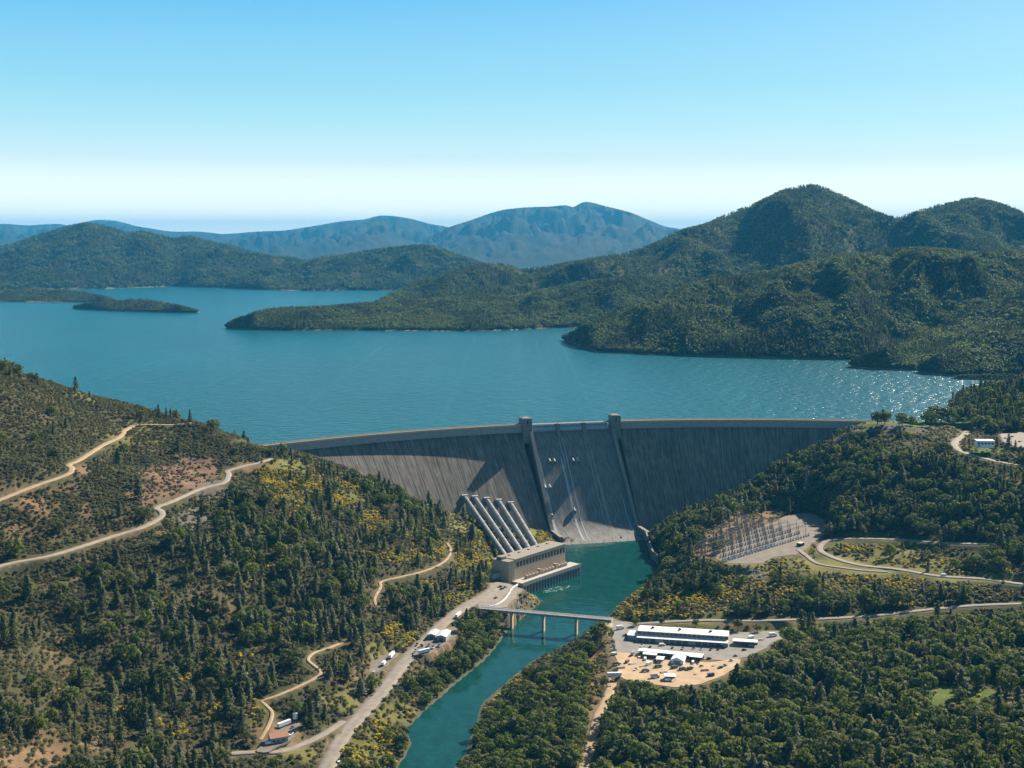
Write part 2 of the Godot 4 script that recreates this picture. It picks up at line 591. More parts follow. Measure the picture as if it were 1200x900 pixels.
func rounded(poly: PackedVector2Array) -> PackedVector2Array:
	var out := PackedVector2Array()
	for i in poly.size():
		var a := poly[i]
		var b := poly[(i + 1) % poly.size()]
		var n := maxi(1, int(a.distance_to(b) / 9.0))
		for k in n:
			var p := a.lerp(b, float(k) / n)
			out.append(p + Vector2(n2.get_noise_2d(p.x * 3.0, p.y * 3.0), n2.get_noise_2d(p.y * 3.0, p.x * 3.0)) * 3.6)
	for k in 1:
		var nxt := PackedVector2Array()
		for i in out.size():
			var a := out[i]
			var b := out[(i + 1) % out.size()]
			nxt.append(a.lerp(b, 0.25))
			nxt.append(a.lerp(b, 0.75))
		out = nxt
	return out

func sheet(poly: PackedVector2Array, h: float) -> ArrayMesh:
	var st := flat_tool()
	var tri := Geometry2D.triangulate_polygon(poly)
	for k in tri:
		st.add_vertex(Vector3(poly[k].x, h, poly[k].y))
	for i in poly.size():                       # a short skirt, so that the sheet has an edge
		var a := poly[i]
		var b := poly[(i + 1) % poly.size()]
		quad(st, Vector3(a.x, h, a.y), Vector3(b.x, h, b.y), Vector3(b.x, h - 1.5, b.y), Vector3(a.x, h - 1.5, a.y))
	return done(st)

func spline(pts: Array, step: float) -> Array:
	# even points along a Catmull-Rom curve through pts
	var c := Curve3D.new()
	c.bake_interval = step
	for i in pts.size():
		var a: Vector3 = pts[maxi(0, i - 1)]
		var b: Vector3 = pts[mini(pts.size() - 1, i + 1)]
		var t := (b - a) / 6.0
		c.add_point(pts[i], -t, t)
	return Array(c.get_baked_points())

func lay_road(called: String, label: String, pix: Array, width: float, material: Material, lift := 0.6, heights := []) -> Array:
	var pts := []
	for k in pix.size():
		var q: Array = pix[k]
		pts.append(at_height(q[0], q[1], heights[k]) if heights.size() else on_ground(q[0], q[1]))
	# heights change evenly along the way
	for pass_ in 3:
		for k in range(1, pts.size() - 1):
			pts[k].y = pts[k].y * 0.4 + (pts[k - 1].y + pts[k + 1].y) * 0.3
	var way := spline(pts, 6.0)
	# level the ground under it
	var wide := width * 0.5 + 1.5
	var nearest := {}
	for p in way:
		for j in range(int((-p.z - wide - 9.0 - GD0) / GS), int((-p.z + wide + 9.0 - GD0) / GS) + 2):
			for i in range(int((p.x - wide - 9.0 - GX0) / GS), int((p.x + wide + 9.0 - GX0) / GS) + 2):
				if i < 0 or j < 0 or i >= GNX or j >= GND: continue
				var d := Vector2(GX0 + i * GS - p.x, -(GD0 + j * GS) - p.z).length()
				var at := j * GNX + i
				# the nearest place on the way decides
				if d < nearest.get(at, [1e9])[0]: nearest[at] = [d, p.y]
	for at in nearest:
		var d: float = nearest[at][0]
		if d < wide + 4.0:
			hg[at] = nearest[at][1]
			if d < wide: mask[at] = 1
		elif d < wide + 9.0 and mask[at] != 1: hg[at] = lerpf(nearest[at][1], hg[at], (d - wide - 4.0) / 5.0)
	roads.append([called, label, way, width, material, lift])
	return way

var roads := []
func build_roads() -> void:
	for r in roads:
		var st := SurfaceTool.new()
		st.begin(Mesh.PRIMITIVE_TRIANGLES)
		st.set_smooth_group(0)
		var way: Array = r[2]
		var last := []
		for k in way.size():
			var d: Vector3 = (way[mini(k + 1, way.size() - 1)] - way[maxi(k - 1, 0)])
			d.y = 0
			d = d.normalized()
			var s := Vector3(-d.z, 0, d.x)
			var w: float = r[3] * 0.5 * (1.0 + 0.14 * n2.get_noise_2d(way[k].x * 2.0, way[k].z * 2.0))
			var row := []
			for e in [[-1.08, -0.9], [-1.0, 0.0], [-0.35, 0.05], [0.35, 0.05], [1.0, 0.0], [1.08, -0.9]]:
				var p: Vector3 = way[k] + s * w * e[0]
				p.y = way[k].y + r[5] + e[1]
				row.append(p)
			if last.size():
				for e in 5: quad(st, last[e], last[e + 1], row[e + 1], row[e])
			last = row
		structure(r[0], done(st), r[4], r[1])

# ground that differs from the rest: [pixel x, y, half width, half height, kind, share]
var PATCHES := [
	[212, 558, 40, 16, "red", 0.9], [175, 580, 25, 14, "red", 0.6], [235, 548, 18, 8, "red", 0.9], [40, 590, 30, 5, "bare", 0.8], [95, 546, 12, 7, "bare", 0.8], [45, 572, 45, 5, "bare", 0.55], [300, 545, 14, 8, "bare", 0.7], [250, 575, 20, 9, "rock", 0.7],
	[45, 600, 12, 10, "bare", 0.6], [20, 625, 18, 10, "bare", 0.5], [100, 597, 8, 9, "bare", 0.5], [60, 680, 30, 10, "bare", 0.35], [70, 770, 18, 28, "bare", 0.3], [40, 890, 40, 12, "bare", 0.7], [110, 870, 24, 10, "bare", 0.5], [255, 705, 22, 22, "bare", 0.35], [120, 460, 40, 6, "grass", 0.6], [170, 510, 40, 12, "grass", 0.5],
	[150, 620, 60, 12, "bare", 0.25], [225, 605, 22, 9, "rock", 0.6],
	[345, 575, 26, 22, "broom", 0.75], [320, 560, 22, 12, "broom", 0.8], [410, 585, 20, 16, "broom", 0.75], [345, 545, 30, 8, "grass", 0.9], [385, 565, 30, 12, "broom", 0.45], [440, 610, 16, 12, "broom", 0.6], [520, 640, 16, 10, "broom", 0.55], [545, 660, 16, 10, "broom", 0.6], [500, 690, 16, 8, "broom", 0.45], [355, 610, 14, 10, "broom", 0.5],
	[480, 650, 30, 8, "broom", 0.55], [565, 640, 20, 22, "broom", 0.8], [585, 660, 12, 16, "broom", 0.8], [540, 610, 18, 14, "grass", 0.9], [610, 618, 30, 14, "grass", 0.8], [630, 628, 12, 9, "broom", 0.8], [500, 625, 20, 10, "broom", 0.3], [455, 738, 10, 8, "grass", 0.4], [470, 745, 22, 14, "broom", 0.8], [445, 755, 16, 16, "grass", 0.8], [550, 688, 12, 9, "broom", 0.6], [540, 700, 14, 7, "broom", 0.6],
	[400, 820, 24, 12, "grass", 0.8], [430, 790, 16, 14, "bare", 0.5], [405, 795, 16, 14, "bare", 0.35], [345, 885, 30, 8, "grass", 0.8], [460, 835, 30, 12, "grass", 0.8], [500, 760, 22, 12, "bare", 0.6], [490, 790, 20, 9, "bare", 0.6], [520, 755, 14, 10, "bare", 0.5],
	[435, 870, 32, 26, "broom", 0.75], [330, 885, 14, 8, "broom", 0.6], [305, 835, 10, 16, "broom", 0.8], [250, 830, 12, 14, "broom", 0.6], [190, 705, 10, 5, "broom", 0.9], [220, 795, 14, 5, "broom", 0.6], [185, 845, 9, 5, "broom", 0.7], [205, 855, 14, 8, "broom", 0.5], [285, 770, 14, 12, "broom", 0.2], [140, 835, 8, 5, "broom", 0.5], [70, 815, 14, 6, "broom", 0.35], [435, 650, 12, 8, "broom", 0.4], [300, 690, 20, 12, "broom", 0.25], [330, 660, 18, 12, "broom", 0.25],
	[610, 705, 26, 8, "rock", 0.9], [590, 725, 14, 8, "rock", 0.7], [600, 700, 14, 5, "grass", 0.6], [320, 860, 30, 16, "bare", 0.7],
	[770, 720, 60, 6, "broom", 0.55], [740, 705, 20, 10, "broom", 0.6], [830, 700, 50, 8, "broom", 0.75], [900, 690, 45, 6, "broom", 0.6], [985, 682, 60, 7, "broom", 0.6], [1060, 680, 30, 9, "broom", 0.6], [870, 678, 30, 4, "broom", 0.7], [760, 690, 40, 12, "broom", 0.4], [800, 655, 14, 14, "broom", 0.5], [1020, 640, 40, 7, "broom", 0.75], [950, 640, 10, 8, "broom", 0.7], [1150, 620, 25, 7, "broom", 0.3], [800, 720, 60, 8, "grass", 0.5],
	[1040, 660, 70, 12, "grass", 0.85], [1150, 675, 50, 8, "grass", 0.7], [930, 665, 60, 6, "grass", 0.9], [890, 660, 60, 6, "grass", 0.8], [875, 668, 26, 7, "rock", 1.0], [930, 735, 40, 8, "grass", 0.8], [870, 733, 40, 5, "bare", 0.4], [800, 731, 50, 4, "grass", 0.6],
	[700, 775, 10, 30, "bare", 0.7], [640, 790, 30, 14, "broom", 0.3], [690, 790, 14, 22, "broom", 0.3], [690, 850, 12, 50, "bare", 0.6], [575, 885, 14, 8, "grass", 0.4],
	[1105, 815, 22, 10, "lawn", 1.0], [1150, 815, 26, 8, "lawn", 1.0], [910, 815, 20, 5, "grass", 0.9], [955, 805, 12, 4, "bare", 0.7], [1190, 820, 20, 6, "bare", 0.9], [925, 770, 24, 5, "grass", 0.6], [1050, 728, 40, 5, "broom", 0.4], [1070, 765, 10, 8, "grass", 0.5],
	[850, 622, 34, 12, "bare", 0.8], [880, 607, 30, 7, "bare", 0.7], [825, 645, 18, 8, "bare", 0.8], [905, 600, 18, 4, "bare", 0.9], [1080, 495, 70, 5, "lawn", 0.9], [1125, 512, 14, 10, "grass", 0.6], [1155, 530, 20, 6, "lawn", 0.7], [1050, 502, 60, 4, "rock", 0.8], [985, 512, 22, 7, "rock", 0.7], [960, 522, 18, 8, "rock", 0.5], [1090, 605, 10, 4, "bare", 0.8], [1200, 560, 60, 12, "grass", 0.3], [1060, 590, 60, 10, "grass", 0.2],
]

func patch(px: float, py: float) -> Array:
	# [kind, share] of the strongest patch at a pixel's ground
	var kind := ""
	var best := 0.0
	for p in PATCHES:
		var dx: float = (px - p[0]) / p[2]
		if dx > 1.3 or dx < -1.3: continue
		var dy: float = (py - p[1]) / p[3]
		var d := dx * dx + dy * dy
		if d < 1.7:
			var s: float = p[5] * clampf((1.7 - d) / 0.9, 0.0, 1.0)
			if s > best:
				best = s
				kind = p[4]
	return [kind, best]

func build_ground() -> void:
	var vs := PackedVector3Array()
	var ns := PackedVector3Array()
	var cs := PackedColorArray()
	vs.resize(GNX * GND)
	ns.resize(GNX * GND)
	cs.resize(GNX * GND)
	for j in GND:
		for i in GNX:
			var at := j * GNX + i
			var x := GX0 + i * GS
			var z := -(GD0 + j * GS)
			var h := hg[at]
			vs[at] = Vector3(x, h, z)
			var l := hg[at - 1] if i > 0 else h
			var r := hg[at + 1] if i < GNX - 1 else h
			var b := hg[at - GNX] if j > 0 else h
			var f := hg[at + GNX] if j < GND - 1 else h
			ns[at] = Vector3(l - r, 2.0 * GS, f - b).normalized()
			var a := n2.get_noise_2d(x * 0.6, z * 0.6)
			var e := n3.get_noise_2d(x, z)
			var c := Color(0.064, 0.067, 0.03).lerp(Color(0.1, 0.086, 0.046), clampf(a * 1.2 + 0.4, 0, 1)).lerp(Color(0.16, 0.112, 0.064), clampf(e * 2.0 - 0.75, 0, 1))
			var p := proj(vs[at])
			if p.x > 560.0: c = c.lerp(Color(0.075, 0.085, 0.03), 0.6)
			var k := patch(p.x + a * 14.0, p.y + e * 8.0)
			if k[1] > 0.0:
				var t: Color = {"rock": Color(0.17, 0.145, 0.12), "red": Color(0.2, 0.125, 0.085), "bare": Color(0.215, 0.14, 0.08), "grass": Color(0.17, 0.16, 0.05), "broom": Color(0.13, 0.13, 0.035), "lawn": Color(0.11, 0.15, 0.03)}[k[0]]
				c = c.lerp(t * (1.0 + 0.35 * a), minf(1.0, k[1] * 1.25))
			if mask[at] == 1: c = c.lerp(Color(0.25, 0.185, 0.115), 0.6)
			if h < 1.6: c = Color(0.12, 0.11, 0.07)
			cs[at] = Color(c.r, c.g, c.b, 1.0)
	var idx := PackedInt32Array()
	for j in GND - 1:
		for i in GNX - 1:
			var a := j * GNX + i
			idx.append_array(PackedInt32Array([a, a + GNX, a + 1, a + 1, a + GNX, a + GNX + 1]))
	var arr := []
	arr.resize(Mesh.ARRAY_MAX)
	arr[Mesh.ARRAY_VERTEX] = vs
	arr[Mesh.ARRAY_NORMAL] = ns
	arr[Mesh.ARRAY_COLOR] = cs
	arr[Mesh.ARRAY_INDEX] = idx
	var m := ArrayMesh.new()
	m.add_surface_from_arrays(Mesh.PRIMITIVE_TRIANGLES, arr)
	structure("terrain", m, M.soil, "valley sides of brown earth below the dam")

func build_water() -> void:
	# the lake begins at the upstream face of the dam and inside the hills beside it
	var near := [Vector2(-26000, -1720), Vector2(-900, -1680), Vector2(-560, -1650), Vector2(-400, -1640)]
	for k in 25:
		var t := deg_to_rad(lerpf(-42.0, 12.5, k / 24.0))
		near.append(DAM_C + Vector2(sin(t), -cos(t)) * (DAM_R + 4.5))
	near.append_array([Vector2(580, -1850), Vector2(720, -1880), Vector2(1000, -1850), Vector2(26000, -1720)])
	var st := flat_tool()
	for k in near.size() - 1:
		var a: Vector2 = near[k]
		var b: Vector2 = near[k + 1]
		for p in [a, b, Vector2(b.x, -54000), a, Vector2(b.x, -54000), Vector2(a.x, -54000)]:
			st.set_uv2(Vector2(p.x / 2600.0, p.y / 4200.0))
			st.add_vertex(Vector3(p.x, LAKE, p.y))
	structure("lake", done(st), M.lake, "wide blue-green lake behind the dam")
	var poly := river_polygon()
	var grown := Geometry2D.offset_polygon(poly, 9.0)
	st = flat_tool()
	for k in Geometry2D.triangulate_polygon(grown[0]):
		st.set_uv2(grown[0][k] / Vector2(70.0, 190.0))
		st.add_vertex(Vector3(grown[0][k].x, 0.0, grown[0][k].y))
	structure("river", done(st), M.river, "green river flowing from the foot of the dam")

# ------------------------------------------------------------------ dam
const TOWER_A := -18.6
const TOWER_B := -10.66
func polar(deg: float, d: float, y: float) -> Vector3:
	# d metres downstream of the crest line
	var t := deg_to_rad(deg)
	return Vector3(DAM_C.x + (DAM_R - d) * sin(t), y, DAM_C.y - (DAM_R - d) * cos(t))

func spill(t: float, s: float, y: float) -> Vector3:
	# the spillway's own axes: t across, s downstream
	var m := deg_to_rad((TOWER_A + TOWER_B) * 0.5)
	var r := DAM_R * cos(deg_to_rad((TOWER_B - TOWER_A) * 0.5))
	return Vector3(DAM_C.x + (r - s) * sin(m) + t * cos(m), y, DAM_C.y - (r - s) * cos(m) + t * sin(m))

var CHUTE := [[-3.0, 127.0], [3.0, 127.2], [8.0, 125.5], [14.0, 120.5], [20.0, 114.0], [34.0, 98.3], [60.0, 69.1], [84.0, 42.1], [104.0, 19.6], [112.0, 14.4], [119.0, 10.2], [127.0, 6.7], [136.0, 3.9], [147.0, 1.5], [157.0, -0.4], [170.0, -4.0]]
func chute_y(s: float) -> float:
	for k in CHUTE.size() - 1:
		if s <= CHUTE[k + 1][0]:
			return lerpf(CHUTE[k][1], CHUTE[k + 1][1], clampf((s - CHUTE[k][0]) / (CHUTE[k + 1][0] - CHUTE[k][0]), 0, 1))
	return -4.0

func face_block(a: float, b: float) -> ArrayMesh:
	# one concrete block of the dam between two angles: crest band, overhang, sloping face; edges chamfered at the joints
	var st := flat_tool()
	var prof := [[5.0, 136.9, 0.0], [5.0, 128.0, 0.0], [3.4, 127.2, 0.0]]
	for k in 9: prof.append([3.4 + 0.95 * 139.2 * (k + 1) / 9.0, 127.2 - 139.2 * (k + 1) / 9.0, 0.0])
	var rad := rad_to_deg(1.0 / DAM_R)
	var cols := [[a + 0.05 * rad, -0.5], [a + 0.45 * rad, 0.0], [b - 0.45 * rad, 0.0], [b - 0.05 * rad, -0.5]]
	var run := 0.0
	var lens := [0.0]
	for k in prof.size() - 1:
		run += Vector2(prof[k + 1][0] - prof[k][0], prof[k + 1][1] - prof[k][1]).length()
		lens.append(run)
	for k in range(prof.size() - 1):
		for c in 3:
			var vs := []
			var uv := []
			for e in [[c, k], [c + 1, k], [c + 1, k + 1], [c, k + 1]]:
				vs.append(polar(cols[e[0]][0], prof[e[1]][0] + cols[e[0]][1], prof[e[1]][1]))
				uv.append(Vector2((cols[e[0]][0] + 50.0) / rad, lens[e[1]]))
			for q in [0, 1, 2, 0, 2, 3]:
				st.set_uv(uv[q])
				st.set_uv2(uv[q])
				st.add_vertex(vs[q])
	# top, upstream face and joint faces
	for w in [[a + 0.05 * rad], [b - 0.05 * rad]]:
		var t: float = w[0]
		for k in prof.size() - 1:
			st.set_uv(Vector2.ZERO)
			quad(st, polar(t, prof[k][0] - 0.5, prof[k][1]), polar(t, prof[k + 1][0] - 0.5, prof[k + 1][1]), polar(t, -5.0, prof[k + 1][1]), polar(t, -5.0, prof[k][1]))
	quad(st, polar(a, -5.0, 136.9), polar(b, -5.0, 136.9), polar(b, -5.0, 100.0), polar(a, -5.0, 100.0))
	quad(st, polar(a, -5.0, 136.9), polar(a, 4.5, 136.9), polar(b, 4.5, 136.9), polar(b, -5.0, 136.9))
	return done(st)

func arc_strip(st: SurfaceTool, a: float, b: float, d0: float, d1: float, y0: float, y1: float) -> void:
	var n := maxi(1, int(absf(b - a) / 0.46))
	for k in n:
		var s := lerpf(a, b, float(k) / n)
		var t := lerpf(a, b, (k + 1.0) / n)
		quad(st, polar(s, d0, y1), polar(t, d0, y1), polar(t, d1, y1), polar(s, d1, y1))
		quad(st, polar(s, d1, y1), polar(t, d1, y1), polar(t, d1, y0), polar(s, d1, y0))
		quad(st, polar(t, d0, y1), polar(s, d0, y1), polar(s, d0, y0), polar(t, d0, y0))
		quad(st, polar(s, d0, y0), polar(t, d0, y0), polar(t, d1, y0), polar(s, d1, y0))

func prism(st: SurfaceTool, outline: Array, t0: float, t1: float) -> void:
	# outline [s, y] in the spillway's section, from t0 to t1
	var n := outline.size()
	var pv := PackedVector2Array()
	for p in outline: pv.append(Vector2(p[0], p[1]))
	for k in n:
		var p: Array = outline[k]
		var q: Array = outline[(k + 1) % n]
		quad(st, spill(t0, p[0], p[1]), spill(t1, p[0], p[1]), spill(t1, q[0], q[1]), spill(t0, q[0], q[1]))
	for t in [t0, t1]:
		for k in Geometry2D.triangulate_polygon(pv):
			st.add_vertex(spill(t, outline[k][0], outline[k][1]))

func build_dam() -> void:
	var dam := thing("dam", "great curved concrete gravity dam with a central spillway holding back the lake", "dam")
	var step := rad_to_deg(15.24 / DAM_R)
	var half := rad_to_deg(6.6 / DAM_R)
	var spans := []
	var t := TOWER_A - half
	while t > -44.5:
		spans.append([t - step, t])
		t -= step
	t = TOWER_B + half
	while t < 13.0:
		spans.append([t, t + step])
		t += step
	for k in spans.size():
		put(dam, "concrete_block", face_block(spans[k][0], spans[k][1]), M["face%d" % ((k * 7 + k / 3) % 4)])
	# pale clean band below the crest, proud of the blocks, in lengths of two blocks
	for k in range(0, spans.size(), 2):
		var st := flat_tool()
		var lo: float = spans[k][0]
		var hi: float = spans[k][1]
		if k + 1 < spans.size() and absf(spans[k + 1][0] - spans[k][0]) < step * 1.5:
			lo = minf(lo, spans[k + 1][0])
			hi = maxf(hi, spans[k + 1][1])
		elif k + 1 < spans.size():
			arc_strip(st, spans[k + 1][0] + 0.004, spans[k + 1][1] - 0.004, 4.6, 6.0, 127.4, 137.0)
		arc_strip(st, lo + 0.004, hi - 0.004, 4.6, 6.0, 127.4, 137.0)
		put(dam, "crest_band", done(st), M.crest)
	for side in [[-44.5, TOWER_A - half], [TOWER_B + half, 13.0]]:
		var st := flat_tool()
		arc_strip(st, side[0], side[1], -4.8, 6.3, 136.9, 137.5)
		put(dam, "crest_road", done(st), M.asphalt)
		for d in [[-5.4, -4.8], [6.0, 6.6]]:
			st = flat_tool()
			arc_strip(st, side[0], side[1], d[0], d[1], 136.6, 138.9)
			put(dam, "parapet", done(st), M.pale_concrete)
		st = flat_tool()
		arc_strip(st, side[0], side[1], -3.6, -2.2, 137.5, 137.75)
		put(dam, "footway", done(st), M.pale_concrete)
	# towers beside the spillway
	for deg in [TOWER_A, TOWER_B]:
		var tower := Node3D.new()
		tower.name = "tower"
		dam.add_child(tower, true)
		tower.position = polar(deg, 0, 0)
		tower.rotation.y = -deg_to_rad(deg)
		var st := flat_tool()
		box(st, Vector3(0, 137, 3.5), Vector3(12.0, 9.6, 18.0))
		for k in [-1, 1]:
			for q in [-5.2, 13.1]: box(st, Vector3(k * 5.6, 137, q - 0.6), Vector3(1.6, 9.2, 1.2))
		put(tower, "upper_block", done(st), M.tower)
		st = flat_tool()
		box(st, Vector3(0, 146.6, 3.5), Vector3(12.8, 0.9, 18.8))
		box(st, Vector3(0, 147.5, 3.5), Vector3(9.0, 0.7, 13.0))
		put(tower, "cap", done(st), M.tower)
		st = flat_tool()
		var v := [[13.4, 137.0], [13.4, 114.0], [11.0, 111.5], [-6.0, 111.5], [-6.0, 137.0]]
		for k in 5:
			var p: Array = v[k]
			var q: Array = v[(k + 1) % 5]
			quad(st, Vector3(-6.6, p[1], p[0]), Vector3(6.6, p[1], p[0]), Vector3(6.6, q[1], q[0]), Vector3(-6.6, q[1], q[0]))
		for sx in [-6.6, 6.6]:
			for k in [0, 1, 2, 0, 2, 3, 0, 3, 4]: st.add_vertex(Vector3(sx, v[k][1], v[k][0]))
		for k in [-1, 1]: box(st, Vector3(k * 4.8, 116, 13.3), Vector3(1.7, 20.0, 0.9))
		put(tower, "shaft", done(st), M.tower)
		st = flat_tool()
		box(st, Vector3(0, 139.5, 12.5), Vector3(1.8, 5.0, 0.25))
		put(tower, "window", done(st), M.glass)
	# spillway chute in slabs, a hair apart
	var wide := 116.0
	for k in 8:
		var st := SurfaceTool.new()
		st.begin(Mesh.PRIMITIVE_TRIANGLES)
		st.set_smooth_group(0)
		var a := -wide * 0.5 + wide * k / 8.0 + 0.12
		var b := -wide * 0.5 + wide * (k + 1) / 8.0 - 0.12
		var run := 0.0
		for e in CHUTE.size() - 1:
			var p: Array = CHUTE[e]
			var q: Array = CHUTE[e + 1]
			var nxt := run + Vector2(q[0] - p[0], q[1] - p[1]).length()
			quad(st, spill(a, p[0], p[1]), spill(b, p[0], p[1]), spill(b, q[0], q[1]), spill(a, q[0], q[1]), [Vector2(a, run), Vector2(b, run), Vector2(b, nxt), Vector2(a, nxt)])
			run = nxt
		put(dam, "chute_slab", done(st), M.chute)
	var st := flat_tool()
	var under := []
	for p in CHUTE: under.append([p[0], p[1] - 0.8])
	under.append([170.0, -12.0])
	under.append([-3.0, -12.0])
	prism(st, under, -wide * 0.5, wide * 0.5)
	put(dam, "spillway_core", done(st), M.face0)
	# walls along the chute
	for side in [-1, 1]:
		st = flat_tool()
		var w := []
		for p in CHUTE:
			if p[0] > 3.0 and p[0] < 160: w.append([p[0], maxf(11.4, 121.5 - (p[0] - 20.0) / 0.89) if p[0] > 20.0 else p[1] + 7.5])
		w.append([160.0, 11.4])
		w.append([160.0, -10.0])
		w.append([4.0, -10.0])
		w.append([4.0, 130.0])
		prism(st, w, side * wide * 0.5, side * (wide * 0.5 + 4.2))
		put(dam, "training_wall", done(st), M.tower)
		st = flat_tool()
		var top := []
		for p in w.slice(0, w.size() - 3): top.append([p[0], p[1] + 0.02])
		for k in range(w.size() - 4, -1, -1): top.append([w[k][0], w[k][1] + 0.6])
		prism(st, top, side * (wide * 0.5 - 0.3), side * (wide * 0.5 + 4.5))
		put(dam, "wall_coping", done(st), M.tower)
	# gates, piers and the bridge over them
	for k in 3:
		var c := (k - 1) * 38.8
		st = SurfaceTool.new()
		st.begin(Mesh.PRIMITIVE_TRIANGLES)
		st.set_smooth_group(0)
		var prof := []
		for e in 9:
			var f := e / 8.0
			prof.append([1.6 + 3.6 * sin(f * PI * 0.75), 135.6 - 8.6 * f])
		for e in 8:
			quad(st, spill(c - 16.7, prof[e][0], prof[e][1]), spill(c + 16.7, prof[e][0], prof[e][1]), spill(c + 16.7, prof[e + 1][0], prof[e + 1][1]), spill(c - 16.7, prof[e + 1][0], prof[e + 1][1]))
		st.set_smooth_group(-1)
		quad(st, spill(c - 16.7, -2.5, 135.7), spill(c + 16.7, -2.5, 135.7), spill(c + 16.7, 1.6, 135.6), spill(c - 16.7, 1.6, 135.6))
		var g := put(dam, "drum_gate", done(st), M.gate)
		st = flat_tool()
		prism(st, [[0.6, 135.7], [1.7, 135.7], [1.7, 136.2], [0.6, 136.2]], c - 16.7, c + 16.7)
		put(g, "lip", done(st), M.white)
		for e in range(1, 5):
			st = flat_tool()
			prism(st, [[4.6, 128.2], [5.4, 128.2], [4.9, 134.4], [3.9, 134.6]], c - 16.7 + e * 6.68 - 0.2, c - 16.7 + e * 6.68 + 0.2)
			put(g, "rib", done(st), M.gate)
	for c in [-19.4, 19.4]:
		st = flat_tool()
		prism(st, [[-5, 120], [-5, 138.2], [6.2, 138.2], [6.2, 133], [10.5, 126.5], [15, 119.5], [4, 118]], c - 2.4, c + 2.4)
		put(dam, "gate_pier", done(st), M.tower)
	for k in 3:
		var c := (k - 1) * 38.8
		st = flat_tool()
		prism(st, [[-4.5, 137.4], [5.2, 137.4], [5.2, 138.1], [-4.5, 138.1]], c - 19.3, c + 19.3)
		var deck := put(dam, "bridge_span", done(st), M.crest)
		for s in [-4.4, 5.1]:
			st = flat_tool()
			prism(st, [[s - 0.1, 138.9], [s + 0.1, 138.9], [s + 0.1, 139.2], [s - 0.1, 139.2]], c - 19.3, c + 19.3)
			for e in 9: prism(st, [[s - 0.1, 138.1], [s + 0.1, 138.1], [s + 0.1, 138.95], [s - 0.1, 138.95]], c - 19.0 + e * 4.7, c - 18.7 + e * 4.7)
			put(deck, "railing", done(st), M.dark_steel)
	# pale streaks of lime, where water has run down below the piers and along the walls
	for q in [[-57.4, 4.6, 30.0, 150.0], [-16.2, 1.5, 16.0, 148.0], [-20.6, 0.7, 16.0, 60.0], [-24.6, 3.2, 36.0, 146.0], [16.6, 0.6, 16.0, 122.0], [22.0, 0.6, 16.0, 138.0], [23.6, 0.9, 60.0, 140.0], [50.2, 1.2, 78.0, 152.0]]:
		st = flat_tool()
		var s: float = q[2]
		while s < q[3]:
			var e := minf(s + 6.0, q[3])
			var f0 := sin(clampf((s - q[2]) / (q[3] - q[2]), 0.02, 0.97) * PI) ** 0.4
			var f1 := sin(clampf((e - q[2]) / (q[3] - q[2]), 0.02, 0.97) * PI) ** 0.4
			var j0 := n2.get_noise_2d(s * 9.0, q[0] * 20.0) * 0.4
			var j1 := n2.get_noise_2d(e * 9.0, q[0] * 20.0) * 0.4
			var w0: float = q[1] * f0
			var w1: float = q[1] * f1
			quad(st, spill(q[0] + j0, s, chute_y(s) + 0.07), spill(q[0] + j0 + w0, s, chute_y(s) + 0.07), spill(q[0] + j1 + w1, e, chute_y(e) + 0.07), spill(q[0] + j1, e, chute_y(e) + 0.07))
			s = e
		put(dam, "lime_streak", done(st), M.deposit)
	# white water at the foot
	for q in [[spill(-56, 150, 0), spill(56, 150, 0), 7.0, "white water along the foot of the spillway"], [house(30, 26, 0), house(72, 34, 0), 8.0, "pale foam drifting out of the powerhouse tailrace"]]:
		var fa: Vector3 = q[0]
		var fb: Vector3 = q[1]
		var fd := (fb - fa).normalized()
		var fs := Vector3(-fd.z, 0, fd.x)
		st = flat_tool()
		var fl := fa.distance_to(fb)
		for k in 12:
			var w0: float = q[2] * (0.25 + 0.75 * sin(PI * (k + 0.2) / 12.4))
			var w1: float = q[2] * (0.25 + 0.75 * sin(PI * (k + 1.2) / 12.4))
			var p0 := fa.lerp(fb, k / 12.0) + Vector3(0, 0.06, 0)
			var p1 := fa.lerp(fb, (k + 1) / 12.0) + Vector3(0, 0.06, 0)
			var u0: float = fl * k / 12.0 / 60.0
			var u1: float = fl * (k + 1) / 12.0 / 60.0
			quad(st, p0 - fs * w0, p1 - fs * w1, p1 + fs * w1, p0 + fs * w0, [Vector2(u0, 0), Vector2(u1, 0), Vector2(u1, w1 / 12.0), Vector2(u0, w0 / 12.0)])
		var foam := put(self, numbered("foam"), done(st), M.foam)
		tag(foam, q[3], "foam", "", "stuff")
	# hooded river outlets in the chute
	for q in [[644.0, 541.0], [649.5, 541.0], [671.5, 540.5], [677.0, 540.0], [638.5, 572.0], [644.0, 571.5], [646.0, 604.0], [673.0, 599.0]]:
		var d := ray(q[0], q[1])
		var dist := 1500.0
		var hit := Vector3.ZERO
		var best := 1e9
		var axis_n := (spill(0, 1, 0) - spill(0, 0, 0))
		var axis_t := (spill(1, 0, 0) - spill(0, 0, 0))
		while dist < 1850.0:
			var p := d * (dist / -d.z) + Vector3(0, CAM_H, 0)
			var s := (p - spill(0, 0, p.y)).dot(axis_n)
			var gap := absf(p.y - chute_y(s))
			if s > 0 and s < 170 and gap < best:
				best = gap
				hit = p
			dist += 0.5
		var o := Node3D.new()
		o.name = "river_outlet"
		dam.add_child(o, true)
		o.position = hit
		o.basis = Basis(axis_t, Vector3.UP, axis_n)
		st = flat_tool()
